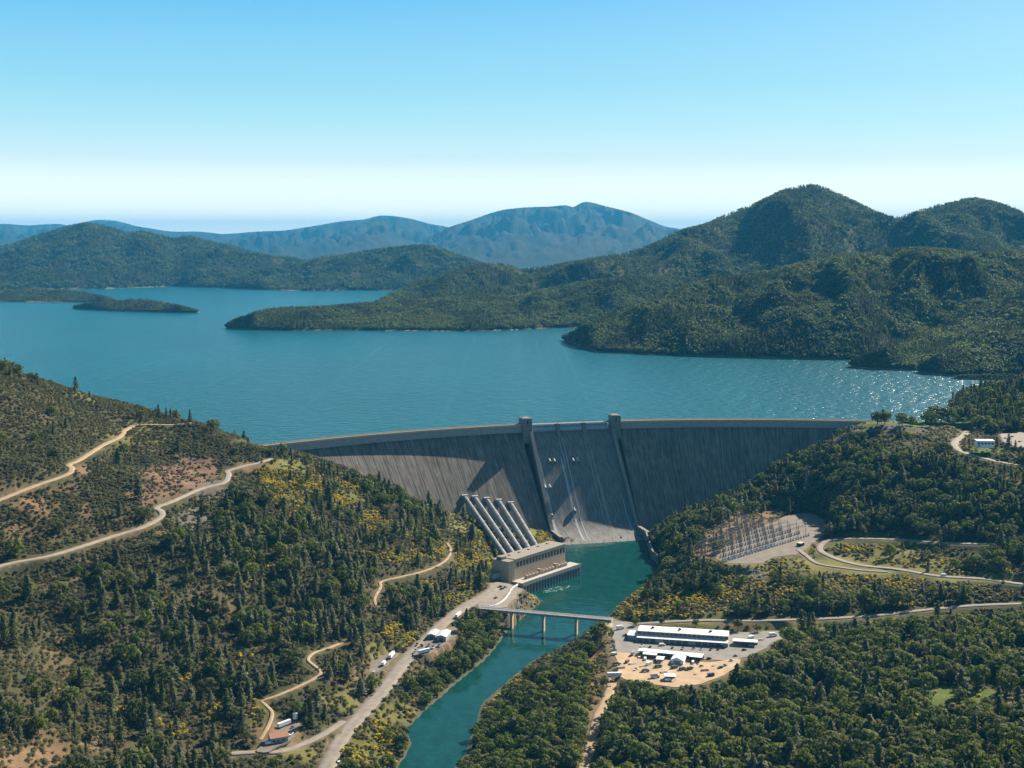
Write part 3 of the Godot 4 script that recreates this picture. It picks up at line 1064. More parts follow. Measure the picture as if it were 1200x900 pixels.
		# hood: a rounded brow that stands out from the slope
		for k in 8:
			var u := PI * k / 8.0
			var v := PI * (k + 1) / 8.0
			var a0 := Vector3(-cos(u) * 1.7, sin(u) * 1.9, 4.2)
			var a1 := Vector3(-cos(v) * 1.7, sin(v) * 1.9, 4.2)
			var b0 := Vector3(-cos(u) * 1.4, 3.6 + sin(u) * 1.2, -2.6)
			var b1 := Vector3(-cos(v) * 1.4, 3.6 + sin(v) * 1.2, -2.6)
			quad(st, a0, a1, b1, b0)
			quad(st, a0 * Vector3(0.7, 0.7, 1), a1 * Vector3(0.7, 0.7, 1), a1, a0)
			quad(st, a0 * Vector3(0.7, 0.7, 1), a1 * Vector3(0.7, 0.7, 1), a1 * Vector3(0.7, 0.7, 0.1), a0 * Vector3(0.7, 0.7, 0.1))
		quad(st, Vector3(-1.7, 0, 4.2), Vector3(-1.4, 3.6, -2.6), Vector3(-1.6, -3.0, 1.0), Vector3(-1.7, -2.5, 3.4))
		quad(st, Vector3(1.7, 0, 4.2), Vector3(1.4, 3.6, -2.6), Vector3(1.6, -3.0, 1.0), Vector3(1.7, -2.5, 3.4))
		put(o, "hood", done(st), M.concrete)
		st = flat_tool()
		box(st, Vector3(0, -7.5, 5.6), Vector3(2.6, 9.0, 0.2), Basis(Vector3.RIGHT, -0.88))
		put(o, "stained_mouth", done(st), M.black_paint)
	# wall beside the pool
	st = flat_tool()
	var a := spill(58.5, 158, 0)
	var path := [a, Vector3(176, 0, -1560), Vector3(186, 0, -1512), Vector3(205, 0, -1475)]
	for k in 3:
		var p: Vector3 = path[k]
		var q: Vector3 = path[k + 1]
		var s := Vector3(-(q - p).z, 0, (q - p).x).normalized() * 2.0
		var h0: float = [12.0, 11.0, 10.0][k]
		var h1: float = [11.0, 10.0, 8.0][k]
		var up0 := Vector3(0, h0, 0)
		var up1 := Vector3(0, h1, 0)
		var lo := Vector3(0, -6, 0)
		quad(st, p + up0, q + up1, q + up1 + s, p + up0 + s)
		quad(st, p + up0, q + up1, q + lo, p + lo)
		quad(st, p + up0 + s, q + up1 + s, q + lo + s, p + lo + s)
		quad(st, q + up1, q + up1 + s, q + lo + s, q + lo)
	var wall := put(self, "pool_wall", done(st), M.tower)
	tag(wall, "dark concrete retaining wall beside the green pool at the foot of the spillway", "wall")

# ------------------------------------------------------------------ powerhouse and penstocks
const PH := Vector3(-4, 0, -1400)
var pu := Vector3(0.62, 0, -0.785).normalized()
var pn := Vector3(0.785, 0, 0.62).normalized()
func house(k: float, w: float, y: float) -> Vector3:
	# k along the river front, w towards the river
	return PH + pu * k + pn * w + Vector3(0, y, 0)

func build_powerhouse() -> void:
	var turn := atan2(-pu.z, pu.x)
	var b := Basis(Vector3.UP, turn)
	var ph := thing("powerhouse", "long cream concrete powerhouse with a flat roof and a row of tall windows", "powerhouse")
	var st := flat_tool()
	# main hall: walls round a window band
	box(st, house(60, -11.5, 13), Vector3(96, 14.5, 23), b)
	put(ph, "lower_wall", done(st), M.pale_concrete)
	st = flat_tool()
	box(st, house(60, -11.8, 27.5), Vector3(95, 6.5, 22), b)
	put(ph, "recessed_wall", done(st), M.wall_grey)
	for k in 16:
		var c := 17.0 + k * 5.85
		st = flat_tool()
		box(st, house(c, -0.55, 28.2), Vector3(4.3, 5.2, 0.3), b)
		var w := put(ph, "window", done(st), M.glass)
		st = flat_tool()
		for e in [-1.1, 0.0, 1.1]: box(st, house(c + e, -0.3, 28.2), Vector3(0.16, 5.2, 0.16), b)
		box(st, house(c, -0.3, 30.7), Vector3(4.3, 0.16, 0.16), b)
		put(w, "frame", done(st), M.steel)
	for k in 17:
		st = flat_tool()
		box(st, house(14.1 + k * 5.85, -0.6, 27.5), Vector3(1.1, 6.5, 1.6), b)
		put(ph, "pilaster", done(st), M.pale_concrete)
	st = flat_tool()
	box(st, house(60, -11.5, 34.0), Vector3(96.4, 3.0, 23.4), b)
	put(ph, "parapet_wall", done(st), M.pale_concrete)
	st = flat_tool()
	box(st, house(60, -11.5, 37.0), Vector3(97.4, 0.7, 24.4), b)
	var roof := put(ph, "roof", done(st), M.roof_gravel)
	for k in 5:
		st = flat_tool()
		box(st, house(22 + k * 18, -16, 37.7), Vector3(2.2, 1.3, 2.2), b)
		put(roof, "vent", done(st), M.wall_grey)
	# end block
	st = flat_tool()
	box(st, house(5.8, -11.5, 11), Vector3(12.2, 25.2, 23.6), b)
	put(ph, "end_block", done(st), M.pale_concrete)
	st = flat_tool()
	box(st, house(5.8, -11.5, 36.2), Vector3(12.8, 0.8, 24.2), b)
	box(st, house(5.2, -14.5, 37.0), Vector3(7.5, 3.4, 8.0), b)
	put(ph, "end_roof", done(st), M.roof_gravel)
	st = flat_tool()
	for e in [0, 1, 2]: box(st, house(1.0 + e * 4.5, 0.42, 14 ), Vector3(0.5, 21.0, 0.3), b)
	put(ph, "end_rib", done(st), M.pale_concrete)
	# annex on the road side
	st = flat_tool()
	box(st, house(-8, -17, 13), Vector3(16, 10.5, 13), b)
	var annex := put(ph, "annex", done(st), M.wall_cream)
	st = flat_tool()
	box(st, house(-8, -17, 23.5), Vector3(16.8, 0.6, 13.8), b)
	put(annex, "annex_roof", done(st), M.roof_gravel)
	st = flat_tool()
	for e in 3: box(st, house(-12.5 + e * 4.5, -10.45, 15.5), Vector3(2.4, 3.0, 0.2), b)
	put(annex, "garage_door", done(st), M.dark_steel)
	# deck along the river on piers
	st = flat_tool()
	box(st, house(62, 8.2, 10.2), Vector3(112, 3.4, 16.4), b)
	put(ph, "river_deck", done(st), M.concrete)
	st = flat_tool()
	box(st, house(62, 16.2, 13.6), Vector3(112, 1.0, 0.4), b)
	put(ph, "deck_parapet", done(st), M.pale_concrete)
	st = flat_tool()
	box(st, house(62, 6.5, -6), Vector3(111, 16.1, 12.6), b)
	put(ph, "draft_tube_wall", done(st), M.dark_steel)
	for k in 21:
		st = flat_tool()
		box(st, house(7.0 + k * 5.5, 14.3, -6), Vector3(1.5, 16.1, 3.0), b)
		put(ph, "deck_pier", done(st), M.concrete)
	# transformers on the deck
	var names := ["cream transformer with bushings on the river deck of the powerhouse"]
	for k in 13:
		if k == 4 or k == 9: continue
		var tr := thing("transformer", names[0], "transformer", house(26 + k * 6.2, 5.4, 13.6), turn, "transformers on the powerhouse deck")
		st = flat_tool()
		box(st, Vector3(0, 0.3, 0), Vector3(3.4, 3.6, 3.2))
		put(tr, "tank", done(st), M.cream_steel)
		st = flat_tool()
		for e in 4: box(st, Vector3(-1.4 + e * 0.93, 0.6, 1.95), Vector3(0.3, 2.8, 0.7))
		put(tr, "radiator", done(st), M.cream_steel)
		for e in 3:
			st = flat_tool()
			bar(st, Vector3(-1.0 + e, 3.9, 0), Vector3(-1.2 + e * 1.2, 5.6, 0.2), 0.28, 6, 0.16)
			put(tr, "bushing", done(st), M.red_rock)
		st = flat_tool()
		smooth_tube(st, Vector3(-1.3, 4.5, -1.1), Vector3(1.3, 4.5, -1.1), 0.5, 10)
		put(tr, "conservator", done(st), M.cream_steel)
	for k in [51.0, 82.0]:
		st = flat_tool()
		box(st, house(k, 4.5, 13.6), Vector3(2.0, 6.0, 5.0), b)
		var w := put(self, numbered("fire_wall"), done(st), M.wall_cream)
		tag(w, "short concrete fire wall between transformers on the powerhouse deck", "wall", "fire walls on the powerhouse deck")
	# penstocks
	var tops := [[545, 585], [557, 586], [571, 588], [585, 590], [599, 593]]
	var words := ["first steel penstock pipe, farthest from the spillway, running down to the powerhouse", "second steel penstock pipe from the wooded side, running down to the powerhouse", "middle steel penstock pipe of five running down to the powerhouse", "fourth steel penstock pipe, second from the spillway, running down to the powerhouse", "fifth steel penstock pipe, closest to the spillway, running down to the powerhouse"]
	for k in 5:
		var top := dam_face(tops[k][0], tops[k][1])
		var low := house(38.0 + k * 14.5, -23.2, 19.0)
		low.y = 19.0
		top.y += 1.5
		var p := thing("penstock", words[k], "pipe", Vector3.ZERO, 0.0, "penstocks")
		st = flat_tool()
		smooth_tube(st, top + (top - low).normalized() * 6.0, low, 3.15, 24)
		put(p, "pipe", done(st), M.pipe)
		for e in 8:
			var at := top.lerp(low, (e + 0.6) / 8.6)
			var d := (low - top).normalized()
			st = flat_tool()
			smooth_tube(st, at - d * 0.5, at + d * 0.5, 3.45, 24)
			put(p, "stiffener_ring", done(st), M.pipe)
			st = flat_tool()
			var g := ground(at.x, at.z)
			box(st, Vector3(at.x, minf(g - 2.0, at.y - 4.0), at.z), Vector3(6.0, at.y - 1.6 - minf(g - 2.0, at.y - 4.0), 1.8), Basis(Vector3.UP, atan2(-d.z, d.x) + PI / 2))
			put(p, "saddle", done(st), M.concrete)
		st = flat_tool()
		box(st, top - Vector3(0, 5, 0) + (top - low).normalized() * 2.5, Vector3(8.0, 8.6, 5.0), Basis(Vector3.UP, atan2(-(low - top).z, (low - top).x) + PI / 2))
		put(p, "anchor_block", done(st), M.concrete)

func dam_face(px: float, py: float) -> Vector3:
	var d := ray(px, py)
	var dist := 1500.0
	while dist < 1900.0:
		var p := d * (dist / -d.z) + Vector3(0, CAM_H, 0)
		if Vector2(p.x, p.z).distance_to(DAM_C) > DAM_R - 3.4 - 0.95 * maxf(0.0, 127.2 - p.y): return p
		dist += 0.5
	return d * (dist / -d.z) + Vector3(0, CAM_H, 0)

# ------------------------------------------------------------------ road bridge
func build_bridge() -> void:
	var a := at_height(565, 712.5, 18.6)
	var b := at_height(714, 725.5, 18.6)
	var d := (b - a).normalized()
	var s := Vector3(-d.z, 0, d.x)
	var turn := atan2(-d.z, d.x)
	var len := a.distance_to(b)
	var br := thing("road_bridge", "narrow pale concrete road bridge on three piers over the green river", "bridge", a, turn)
	put(br, "deck", box_mesh(Vector3(len + 6, 0.7, 7.4), Vector3(len / 2, -0.55, 0)), M.pale_concrete)
	put(br, "carriageway", box_mesh(Vector3(len + 5.8, 0.1, 6.2), Vector3(len / 2, 0.15, 0)), M.asphalt)
	for z in [-2.2, 0.0, 2.2]:
		put(br, "girder", box_mesh(Vector3(len + 4, 1.7, 0.7), Vector3(len / 2, -2.25, z)), M.concrete)
	for z in [-3.5, 3.5]:
		put(br, "kerb", box_mesh(Vector3(len + 6, 0.45, 0.4), Vector3(len / 2, 0.15, z)), M.white)
		var st := flat_tool()
		box(st, Vector3(len / 2, 1.15, z), Vector3(len + 6, 0.16, 0.16))
		box(st, Vector3(len / 2, 0.85, z), Vector3(len + 6, 0.1, 0.1))
		for k in 34: box(st, Vector3(k * len / 33.0, 0.6, z), Vector3(0.16, 0.6, 0.16))
		put(br, "railing", done(st), M.steel)
	for px in [596.0, 636.5, 678.0]:
		var w := at_height(px, 740, 0)
		var k := (w - a).dot(d)
		var st := flat_tool()
		box(st, Vector3(k, -26, 0), Vector3(2.4, 22.4, 5.2))
		box(st, Vector3(k, -3.8, 0), Vector3(2.6, 1.55, 7.0))
		put(br, "pier", done(st), M.pale_concrete)
	for k in [-1.0, len + 1.0]:
		put(br, "abutment", box_mesh(Vector3(4, 9, 8.4), Vector3(k, -9.6, 0)), M.concrete)

# ------------------------------------------------------------------ plants
func tri(vs: PackedVector3Array, cs: PackedColorArray, ns: PackedVector3Array, a: Vector3, b: Vector3, c: Vector3, col: Color, out: Vector3) -> void:
	# the front of the face looks outwards
	if (c - a).cross(b - a).dot(out) < 0.0:
		var t := b
		b = c
		c = t
	vs.append(a)
	vs.append(b)
	vs.append(c)
	for k in 3:
		cs.append(col)
		ns.append(out)

func leafy(vs: PackedVector3Array, cs: PackedColorArray, ns: PackedVector3Array, at: Vector3, size: float, r: RandomNumberGenerator, col: Color, out: Vector3, loose := 0.6) -> void:
	# a small bent spray of leaves, turned more or less outwards
	var n := (out + Vector3(r.randfn(), r.randfn(), r.randfn()) * loose).normalized()
	var s := n.cross(Vector3(r.randfn(), r.randfn(), r.randfn())).normalized() * size
	var t := n.cross(s)
	var k := 1.0 + r.randf_range(-0.16, 0.16)
	var c := Color(col.r * k, col.g * k, col.b * k)
	var mid := at + n * size * 0.3
	var o := (out * 1.6 + n).normalized()
	tri(vs, cs, ns, at - s * r.randf_range(0.7, 1.1), mid - t * 0.5, mid + t * r.randf_range(0.5, 0.8), c, o)
	tri(vs, cs, ns, at + s * r.randf_range(0.7, 1.1), mid + t * r.randf_range(0.5, 0.8), mid - t * 0.5, c, o)

func mesh_of(vs: PackedVector3Array, cs: PackedColorArray, ns: PackedVector3Array) -> ArrayMesh:
	var arr := []
	arr.resize(Mesh.ARRAY_MAX)
	arr[Mesh.ARRAY_VERTEX] = vs
	arr[Mesh.ARRAY_COLOR] = cs
	arr[Mesh.ARRAY_NORMAL] = ns
	var m := ArrayMesh.new()
	m.add_surface_from_arrays(Mesh.PRIMITIVE_TRIANGLES, arr)
	return m

func stem(vs: PackedVector3Array, cs: PackedColorArray, ns: PackedVector3Array, a: Vector3, b: Vector3, w0: float, w1: float, col: Color) -> void:
	var d := (b - a).normalized()
	var s := d.cross(Vector3(0.31, 0.2, 0.93)).normalized()
	var t := d.cross(s)
	for k in 5:
		var p := TAU * k / 5.0
		var q := TAU * (k + 1) / 5.0
		var u := s * cos(p) + t * sin(p)
		var v := s * cos(q) + t * sin(q)
		tri(vs, cs, ns, a + u * w0, a + v * w0, b + v * w1, col, (u + v).normalized())
		tri(vs, cs, ns, a + u * w0, b + v * w1, b + u * w1, col, (u + v).normalized())

# each plant: {trunk, crown, whole}; a height of 1 m, to be scaled
func pine(seed_: int, spread: float, open_: float, col: Color, dense := 1.0) -> Dictionary:
	var r := RandomNumberGenerator.new()
	r.seed = seed_
	var tv := PackedVector3Array()
	var tn := PackedVector3Array()
	var tc := PackedColorArray()
	var bark := Color(0.08, 0.065, 0.055)
	var lean := Vector3(r.randf_range(-0.03, 0.03), 0, r.randf_range(-0.03, 0.03))
	stem(tv, tc, tn, Vector3(0, -0.06, 0), Vector3(0, 0.5, 0) + lean * 0.5, 0.017, 0.011, bark)
	stem(tv, tc, tn, Vector3(0, 0.5, 0) + lean * 0.5, Vector3(0, 0.97, 0) + lean, 0.011, 0.002, bark)
	var cv := PackedVector3Array()
	var cn := PackedVector3Array()
	var cc := PackedColorArray()
	var levels := int(17 * dense)
	for l in levels:
		var f := (l + r.randf() * 0.7) / levels
		var y := lerpf(0.14, 0.985, f)
		var rad := spread * ((1.0 - f) ** 0.75 * (0.45 + 0.55 * minf(1.0, f * 5.0 + 0.3))) + 0.012
		var nb := int((4 + r.randi() % 3) * dense) + 1
		for b in nb:
			if r.randf() < open_: continue
			var p := TAU * (b + r.randf()) / nb
			var reach := rad * r.randf_range(0.6, 1.12)
			var o := Vector3(0, y, 0) + lean * y
			var tip := o + Vector3(cos(p) * reach, -reach * r.randf_range(-0.15, 0.4), sin(p) * reach)
			if dense > 0.9: stem(tv, tc, tn, o, o.lerp(tip, 0.7), 0.003, 0.001, bark)
			for e in 4 if dense > 0.7 else 2:
				var k := r.randf_range(0.75, 1.2)
				leafy(cv, cc, cn, o.lerp(tip, (0.3 + 0.25 * e) if dense > 0.7 else (0.35 + 0.4 * e)) + Vector3(r.randfn(), r.randfn(), r.randfn()) * 0.012, spread * (r.randf_range(0.16, 0.3) if dense > 0.7 else r.randf_range(0.24, 0.38)), r, Color(col.r * k, col.g * k, col.b * k), Vector3(cos(p), 0.9, sin(p)).normalized(), 1.1)
	return plant(tv, tc, tn, cv, cc, cn)

func plant(tv: PackedVector3Array, tc: PackedColorArray, tn: PackedVector3Array, cv: PackedVector3Array, cc: PackedColorArray, cn: PackedVector3Array) -> Dictionary:
	var d := {"trunk": mesh_of(tv, tc, tn), "crown": mesh_of(cv, cc, cn)}
	tv = tv.duplicate()
	tc = tc.duplicate()
	tn = tn.duplicate()
	tn.append_array(cn)
	tv.append_array(cv)
	tc.append_array(cc)
	d.whole = mesh_of(tv, tc, tn)
	return d

func oak(seed_: int, width: float, col: Color, count: int, lobes: int, leaf_: float) -> Dictionary:
	var r := RandomNumberGenerator.new()
	r.seed = seed_
	var tv := PackedVector3Array()
	var tn := PackedVector3Array()
	var tc := PackedColorArray()
	var bark := Color(0.075, 0.06, 0.05)
	stem(tv, tc, tn, Vector3(0, -0.08, 0), Vector3(r.randf_range(-0.03, 0.03), 0.34, 0), 0.035, 0.022, bark)
	var cv := PackedVector3Array()
	var cn := PackedVector3Array()
	var cc := PackedColorArray()
	for l in lobes:
		var p := TAU * (l * 0.618 + r.randf() * 0.2)
		var up := 1.0 - 1.75 * (l + 0.5) / lobes                    # lobes sit round an egg-shaped crown
		var d := width * 0.34 * sqrt(maxf(0.0, 1.0 - up * up)) * r.randf_range(0.8, 1.15)
		var c := Vector3(cos(p) * d, 0.53 + 0.27 * up + r.randf_range(-0.04, 0.05), sin(p) * d)
		var rr := r.randf_range(0.17, 0.24) * (0.7 + width * 0.3)
		stem(tv, tc, tn, Vector3(0, 0.3, 0), c, 0.016, 0.004, bark)
		var tone := r.randf_range(0.8, 1.2)
		for k in count / lobes:
			var u := Vector3(r.randfn(), r.randfn() + 0.45, r.randfn()).normalized()
			var at := c + u * rr * (0.74 + 0.3 * sqrt(r.randf())) * Vector3(1, 0.85, 1)
			leafy(cv, cc, cn, at, leaf_ * r.randf_range(0.75, 1.4), r, Color(col.r * tone, col.g * tone, col.b * tone), u, 0.45)
	return plant(tv, tc, tn, cv, cc, cn)

func bush(seed_: int, col: Color, count: int, leaf_: float, col2 := Color.BLACK, share := 0.0) -> Dictionary:
	var r := RandomNumberGenerator.new()
	r.seed = seed_
	var tv := PackedVector3Array()
	var tn := PackedVector3Array()
	var tc := PackedColorArray()
	var bark := Color(0.08, 0.06, 0.045)
	for k in 4:
		var p := TAU * k / 4.0 + r.randf()
		stem(tv, tc, tn, Vector3(0, -0.15, 0), Vector3(cos(p) * 0.35, 0.55, sin(p) * 0.35), 0.03, 0.012, bark)
	var cv := PackedVector3Array()
	var cn := PackedVector3Array()
	var cc := PackedColorArray()
	for k in count:
		var p := r.randf() * TAU
		var e := sqrt(r.randf())
		var y := r.randf() ** 0.7
		var w := e * (1.0 - 0.55 * y * y) * (0.78 + 0.22 * sin(p * 3.0 + seed_))
		leafy(cv, cc, cn, Vector3(cos(p) * w * 0.62, y * 0.85 + 0.04, sin(p) * w * 0.62), leaf_ * r.randf_range(0.7, 1.3), r, col2 if r.randf() < share and y > 0.25 else col, Vector3(cos(p) * w, 0.25 + y, sin(p) * w).normalized(), 0.5)
	return plant(tv, tc, tn, cv, cc, cn)

var kinds := {}
func make_plants() -> void:
	kinds.pine = [pine(1, 0.2, 0.12, Color(0.08, 0.097, 0.04)), pine(2, 0.24, 0.2, Color(0.09, 0.104, 0.046)), pine(3, 0.18, 0.1, Color(0.07, 0.09, 0.035)), pine(4, 0.26, 0.28, Color(0.105, 0.112, 0.06)), pine(5, 0.22, 0.2, Color(0.092, 0.104, 0.05))]
	kinds.grey_pine = [pine(11, 0.31, 0.22, Color(0.14, 0.145, 0.095)), pine(12, 0.27, 0.2, Color(0.128, 0.134, 0.085)), pine(13, 0.35, 0.25, Color(0.15, 0.153, 0.102))]
	kinds.oak = []
	for k in 9:
		var c: Color = [Color(0.115, 0.138, 0.04), Color(0.1, 0.122, 0.036), Color(0.13, 0.148, 0.045), Color(0.09, 0.108, 0.042), Color(0.145, 0.15, 0.068), Color(0.14, 0.162, 0.04), Color(0.084, 0.106, 0.034), Color(0.125, 0.125, 0.056), Color(0.165, 0.168, 0.05)][k]
		kinds.oak.append(oak(21 + k, [0.95, 1.1, 0.85, 1.25, 0.9, 1.0, 1.15, 0.8, 1.05][k], c, 330, 7 + k % 6, 0.082))
	kinds.riverside_tree = [oak(31, 1.0, Color(0.125, 0.16, 0.042), 340, 10, 0.075), oak(32, 1.15, Color(0.108, 0.142, 0.04), 360, 11, 0.075), oak(33, 0.9, Color(0.14, 0.16, 0.052), 300, 8, 0.08)]
	kinds.shrub = [bush(41, Color(0.098, 0.1, 0.042), 80, 0.15), bush(42, Color(0.082, 0.09, 0.038), 84, 0.15), bush(43, Color(0.115, 0.112, 0.052), 76, 0.15), bush(44, Color(0.13, 0.118, 0.062), 70, 0.15)]
	kinds.broom = [bush(51, Color(0.11, 0.12, 0.028), 100, 0.14, Color(0.68, 0.49, 0.014), 0.7), bush(52, Color(0.11, 0.12, 0.028), 96, 0.14, Color(0.6, 0.45, 0.016), 0.55), bush(53, Color(0.12, 0.12, 0.028), 100, 0.14, Color(0.74, 0.51, 0.012), 0.8)]
	kinds.far_pine = [pine(61, 0.24, 0.1, Color(0.072, 0.086, 0.045), 0.5), pine(62, 0.28, 0.1, Color(0.08, 0.092, 0.05), 0.5)]
	kinds.far_oak = [oak(71, 1.15, Color(0.1, 0.122, 0.046), 42, 6, 0.17), oak(72, 1.3, Color(0.09, 0.11, 0.042), 42, 6, 0.18)]

func density(p: Vector2, h: float) -> Dictionary:
	# shares of each kind by where the ground lies in the valley
	var d := {"pine": 0.0, "grey_pine": 0.0, "oak": 0.0, "riverside_tree": 0.0, "shrub": 0.6, "broom": 0.0}
	var x := p.x
	var y := p.y
	if x < 610.0 and y < 905.0 or x < 480.0:
		var lower := 672.0 - 0.37 * x if x < 200.0 else 598.0 - (x - 200.0) * 0.5      # the road along the hillside
		if y < lower and x < 310.0:
			d.shrub = 0.93
			d.pine = 0.018
			d.oak = 0.02
			if y < 470.0: d.pine = 0.03
		else:
			d.shrub = 0.85
			var right := clampf((x - 80.0) / 300.0, 0.0, 1.0)
			d.pine = 0.05 + 0.18 * right
			d.grey_pine = 0.03 + 0.22 * right * clampf((y - 600.0) / 80.0, 0.0, 1.0)
			d.oak = 0.14
			if y > 850.0 and x > 100.0 and x < 300.0: d.pine = 0.4
			if x < 120.0: d.oak = 0.1
			# slope right of the road by the river
			if x + (y - 700.0) * 0.9 > 575.0 and y > 700.0:
				d = {"pine": 0.02, "grey_pine": 0.0, "oak": 0.1, "riverside_tree": 0.35, "shrub": 0.5, "broom": 0.05}
				if h < 7.0: d.riverside_tree = 0.85
	elif x < 725.0 and y > 728.0:
		d = {"pine": 0.0, "grey_pine": 0.01, "oak": 0.35, "riverside_tree": 0.42, "shrub": 0.8, "broom": 0.05}
	elif y > 728.0:
		d = {"pine": 0.012, "grey_pine": 0.13, "oak": 0.52, "riverside_tree": 0.06, "shrub": 0.4, "broom": 0.01}
	elif y > 655.0:
		d = {"pine": 0.1, "grey_pine": 0.07, "oak": 0.36, "riverside_tree": 0.02, "shrub": 0.6, "broom": 0.14}
	elif x > 740.0:
		d = {"pine": 0.1, "grey_pine": 0.22, "oak": 0.58, "riverside_tree": 0.03, "shrub": 0.5, "broom": 0.02}
		if x < 900.0: d.pine = 0.34
		if y < 500.0: d = {"pine": 0.5, "grey_pine": 0.0, "oak": 0.5, "riverside_tree": 0.0, "shrub": 0.2, "broom": 0.0}
	return d

# parts of the view that the photograph shows open: low ground in front of the roads, yards and water carries no tall trees
var open_view := PackedByteArray()
func keep_open(pix: Array, share: float, closed := false, wide := 3.0) -> void:
	var v := int(share * 255)
	if closed:
		var poly := PackedVector2Array()
		for p in pix: poly.append(Vector2(p[0], p[1]))
		for j in 225:
			for i in 300:
				if Geometry2D.is_point_in_polygon(Vector2(i * 4 + 2, j * 4 + 2), poly): open_view[j * 300 + i] = maxi(v, open_view[j * 300 + i])
		return
	for k in pix.size() - 1:
		var a := Vector2(pix[k][0], pix[k][1])
		var b := Vector2(pix[k + 1][0], pix[k + 1][1])
		for e in int(a.distance_to(b) / 2.0) + 1:
			var p := a.lerp(b, e * 2.0 / maxf(1.0, a.distance_to(b)))
			for j in range(int((p.y - wide) / 4), int((p.y + wide) / 4) + 1):
				for i in range(int((p.x - wide) / 4), int((p.x + wide) / 4) + 1):
					if i >= 0 and j >= 0 and i < 300 and j < 225: open_view[j * 300 + i] = maxi(v, open_view[j * 300 + i])

func hides(q: Vector2, tall: float, pass_: int) -> bool:
	var y := q.y - 2.0
	while y > q.y - tall:
		for w in [-0.16, 0.16]:
			var i := int((q.x + w * tall) / 4)
			var j := int(y / 4)
			if i >= 0 and j >= 0 and i < 300 and j < 225:
				var v := open_view[j * 300 + i]
				if v > 0 and (pass_ == 0 or v > 180) and rng.randi() % 255 < v: return true
		y -= 4.0
	return false

func open_views() -> void:
	open_view.resize(300 * 225)
	for r in roads:
		var pix := []
		for p in r[2]:
			var q := proj(p + Vector3(0, 1, 0))
			pix.append([q.x, q.y])
		keep_open(pix, 0.985 if r[0] != "trail" else 0.8, false, 3.0)
	for y in yards:
		var pix := []
		for p in y[2]:
			var q := proj(Vector3(p.x, y[3], p.y))
			pix.append([q.x, q.y])
		keep_open(pix, 0.99, true)
	var river := []
	for p in river_polygon():
		var q := proj(Vector3(p.x, 0, p.y))
		river.append([q.x, q.y])
	keep_open(river, 0.93, true)
	# the powerhouse, the penstocks and the face of the dam as far down as the tree tops
	keep_open([[575, 690], [580, 655], [545, 583], [602, 588], [640, 636], [690, 640], [690, 690]], 0.97, true)
	keep_open([[300, 516], [345, 522], [400, 535], [450, 545], [500, 560], [545, 585], [640, 620], [745, 640], [760, 622], [800, 588], [850, 560], [900, 530], [960, 508], [1015, 492], [1015, 480], [300, 500]], 0.97, true)
	keep_open([[1140, 505], [1200, 503], [1200, 528], [1140, 528]], 0.9, true)
	keep_open([[1015, 494], [1135, 490], [1135, 500], [1015, 500]], 0.9, true)
	keep_open([[738, 728], [910, 738], [910, 760], [738, 760]], 0.97, true)
	keep_open([[312, 846], [350, 840], [350, 876], [305, 880]], 0.9, true)
	for p in PATCHES:
		if p[4] == "broom" and p[5] > 0.5 or p[4] in ["grass", "lawn", "bare", "rock", "red"] and p[5] > 0.6:
			keep_open([[p[0] - p[2] * 0.8, p[1]], [p[0], p[1] - p[3] * 0.8], [p[0] + p[2] * 0.8, p[1]], [p[0], p[1] + p[3] * 0.8]], 0.62, true)

var placed := {}
func note(kind: String, p: Vector3, h: float, wide: float, q: Vector2, tint: float) -> void:
	placed[kind].append([p, h, wide, q, tint])

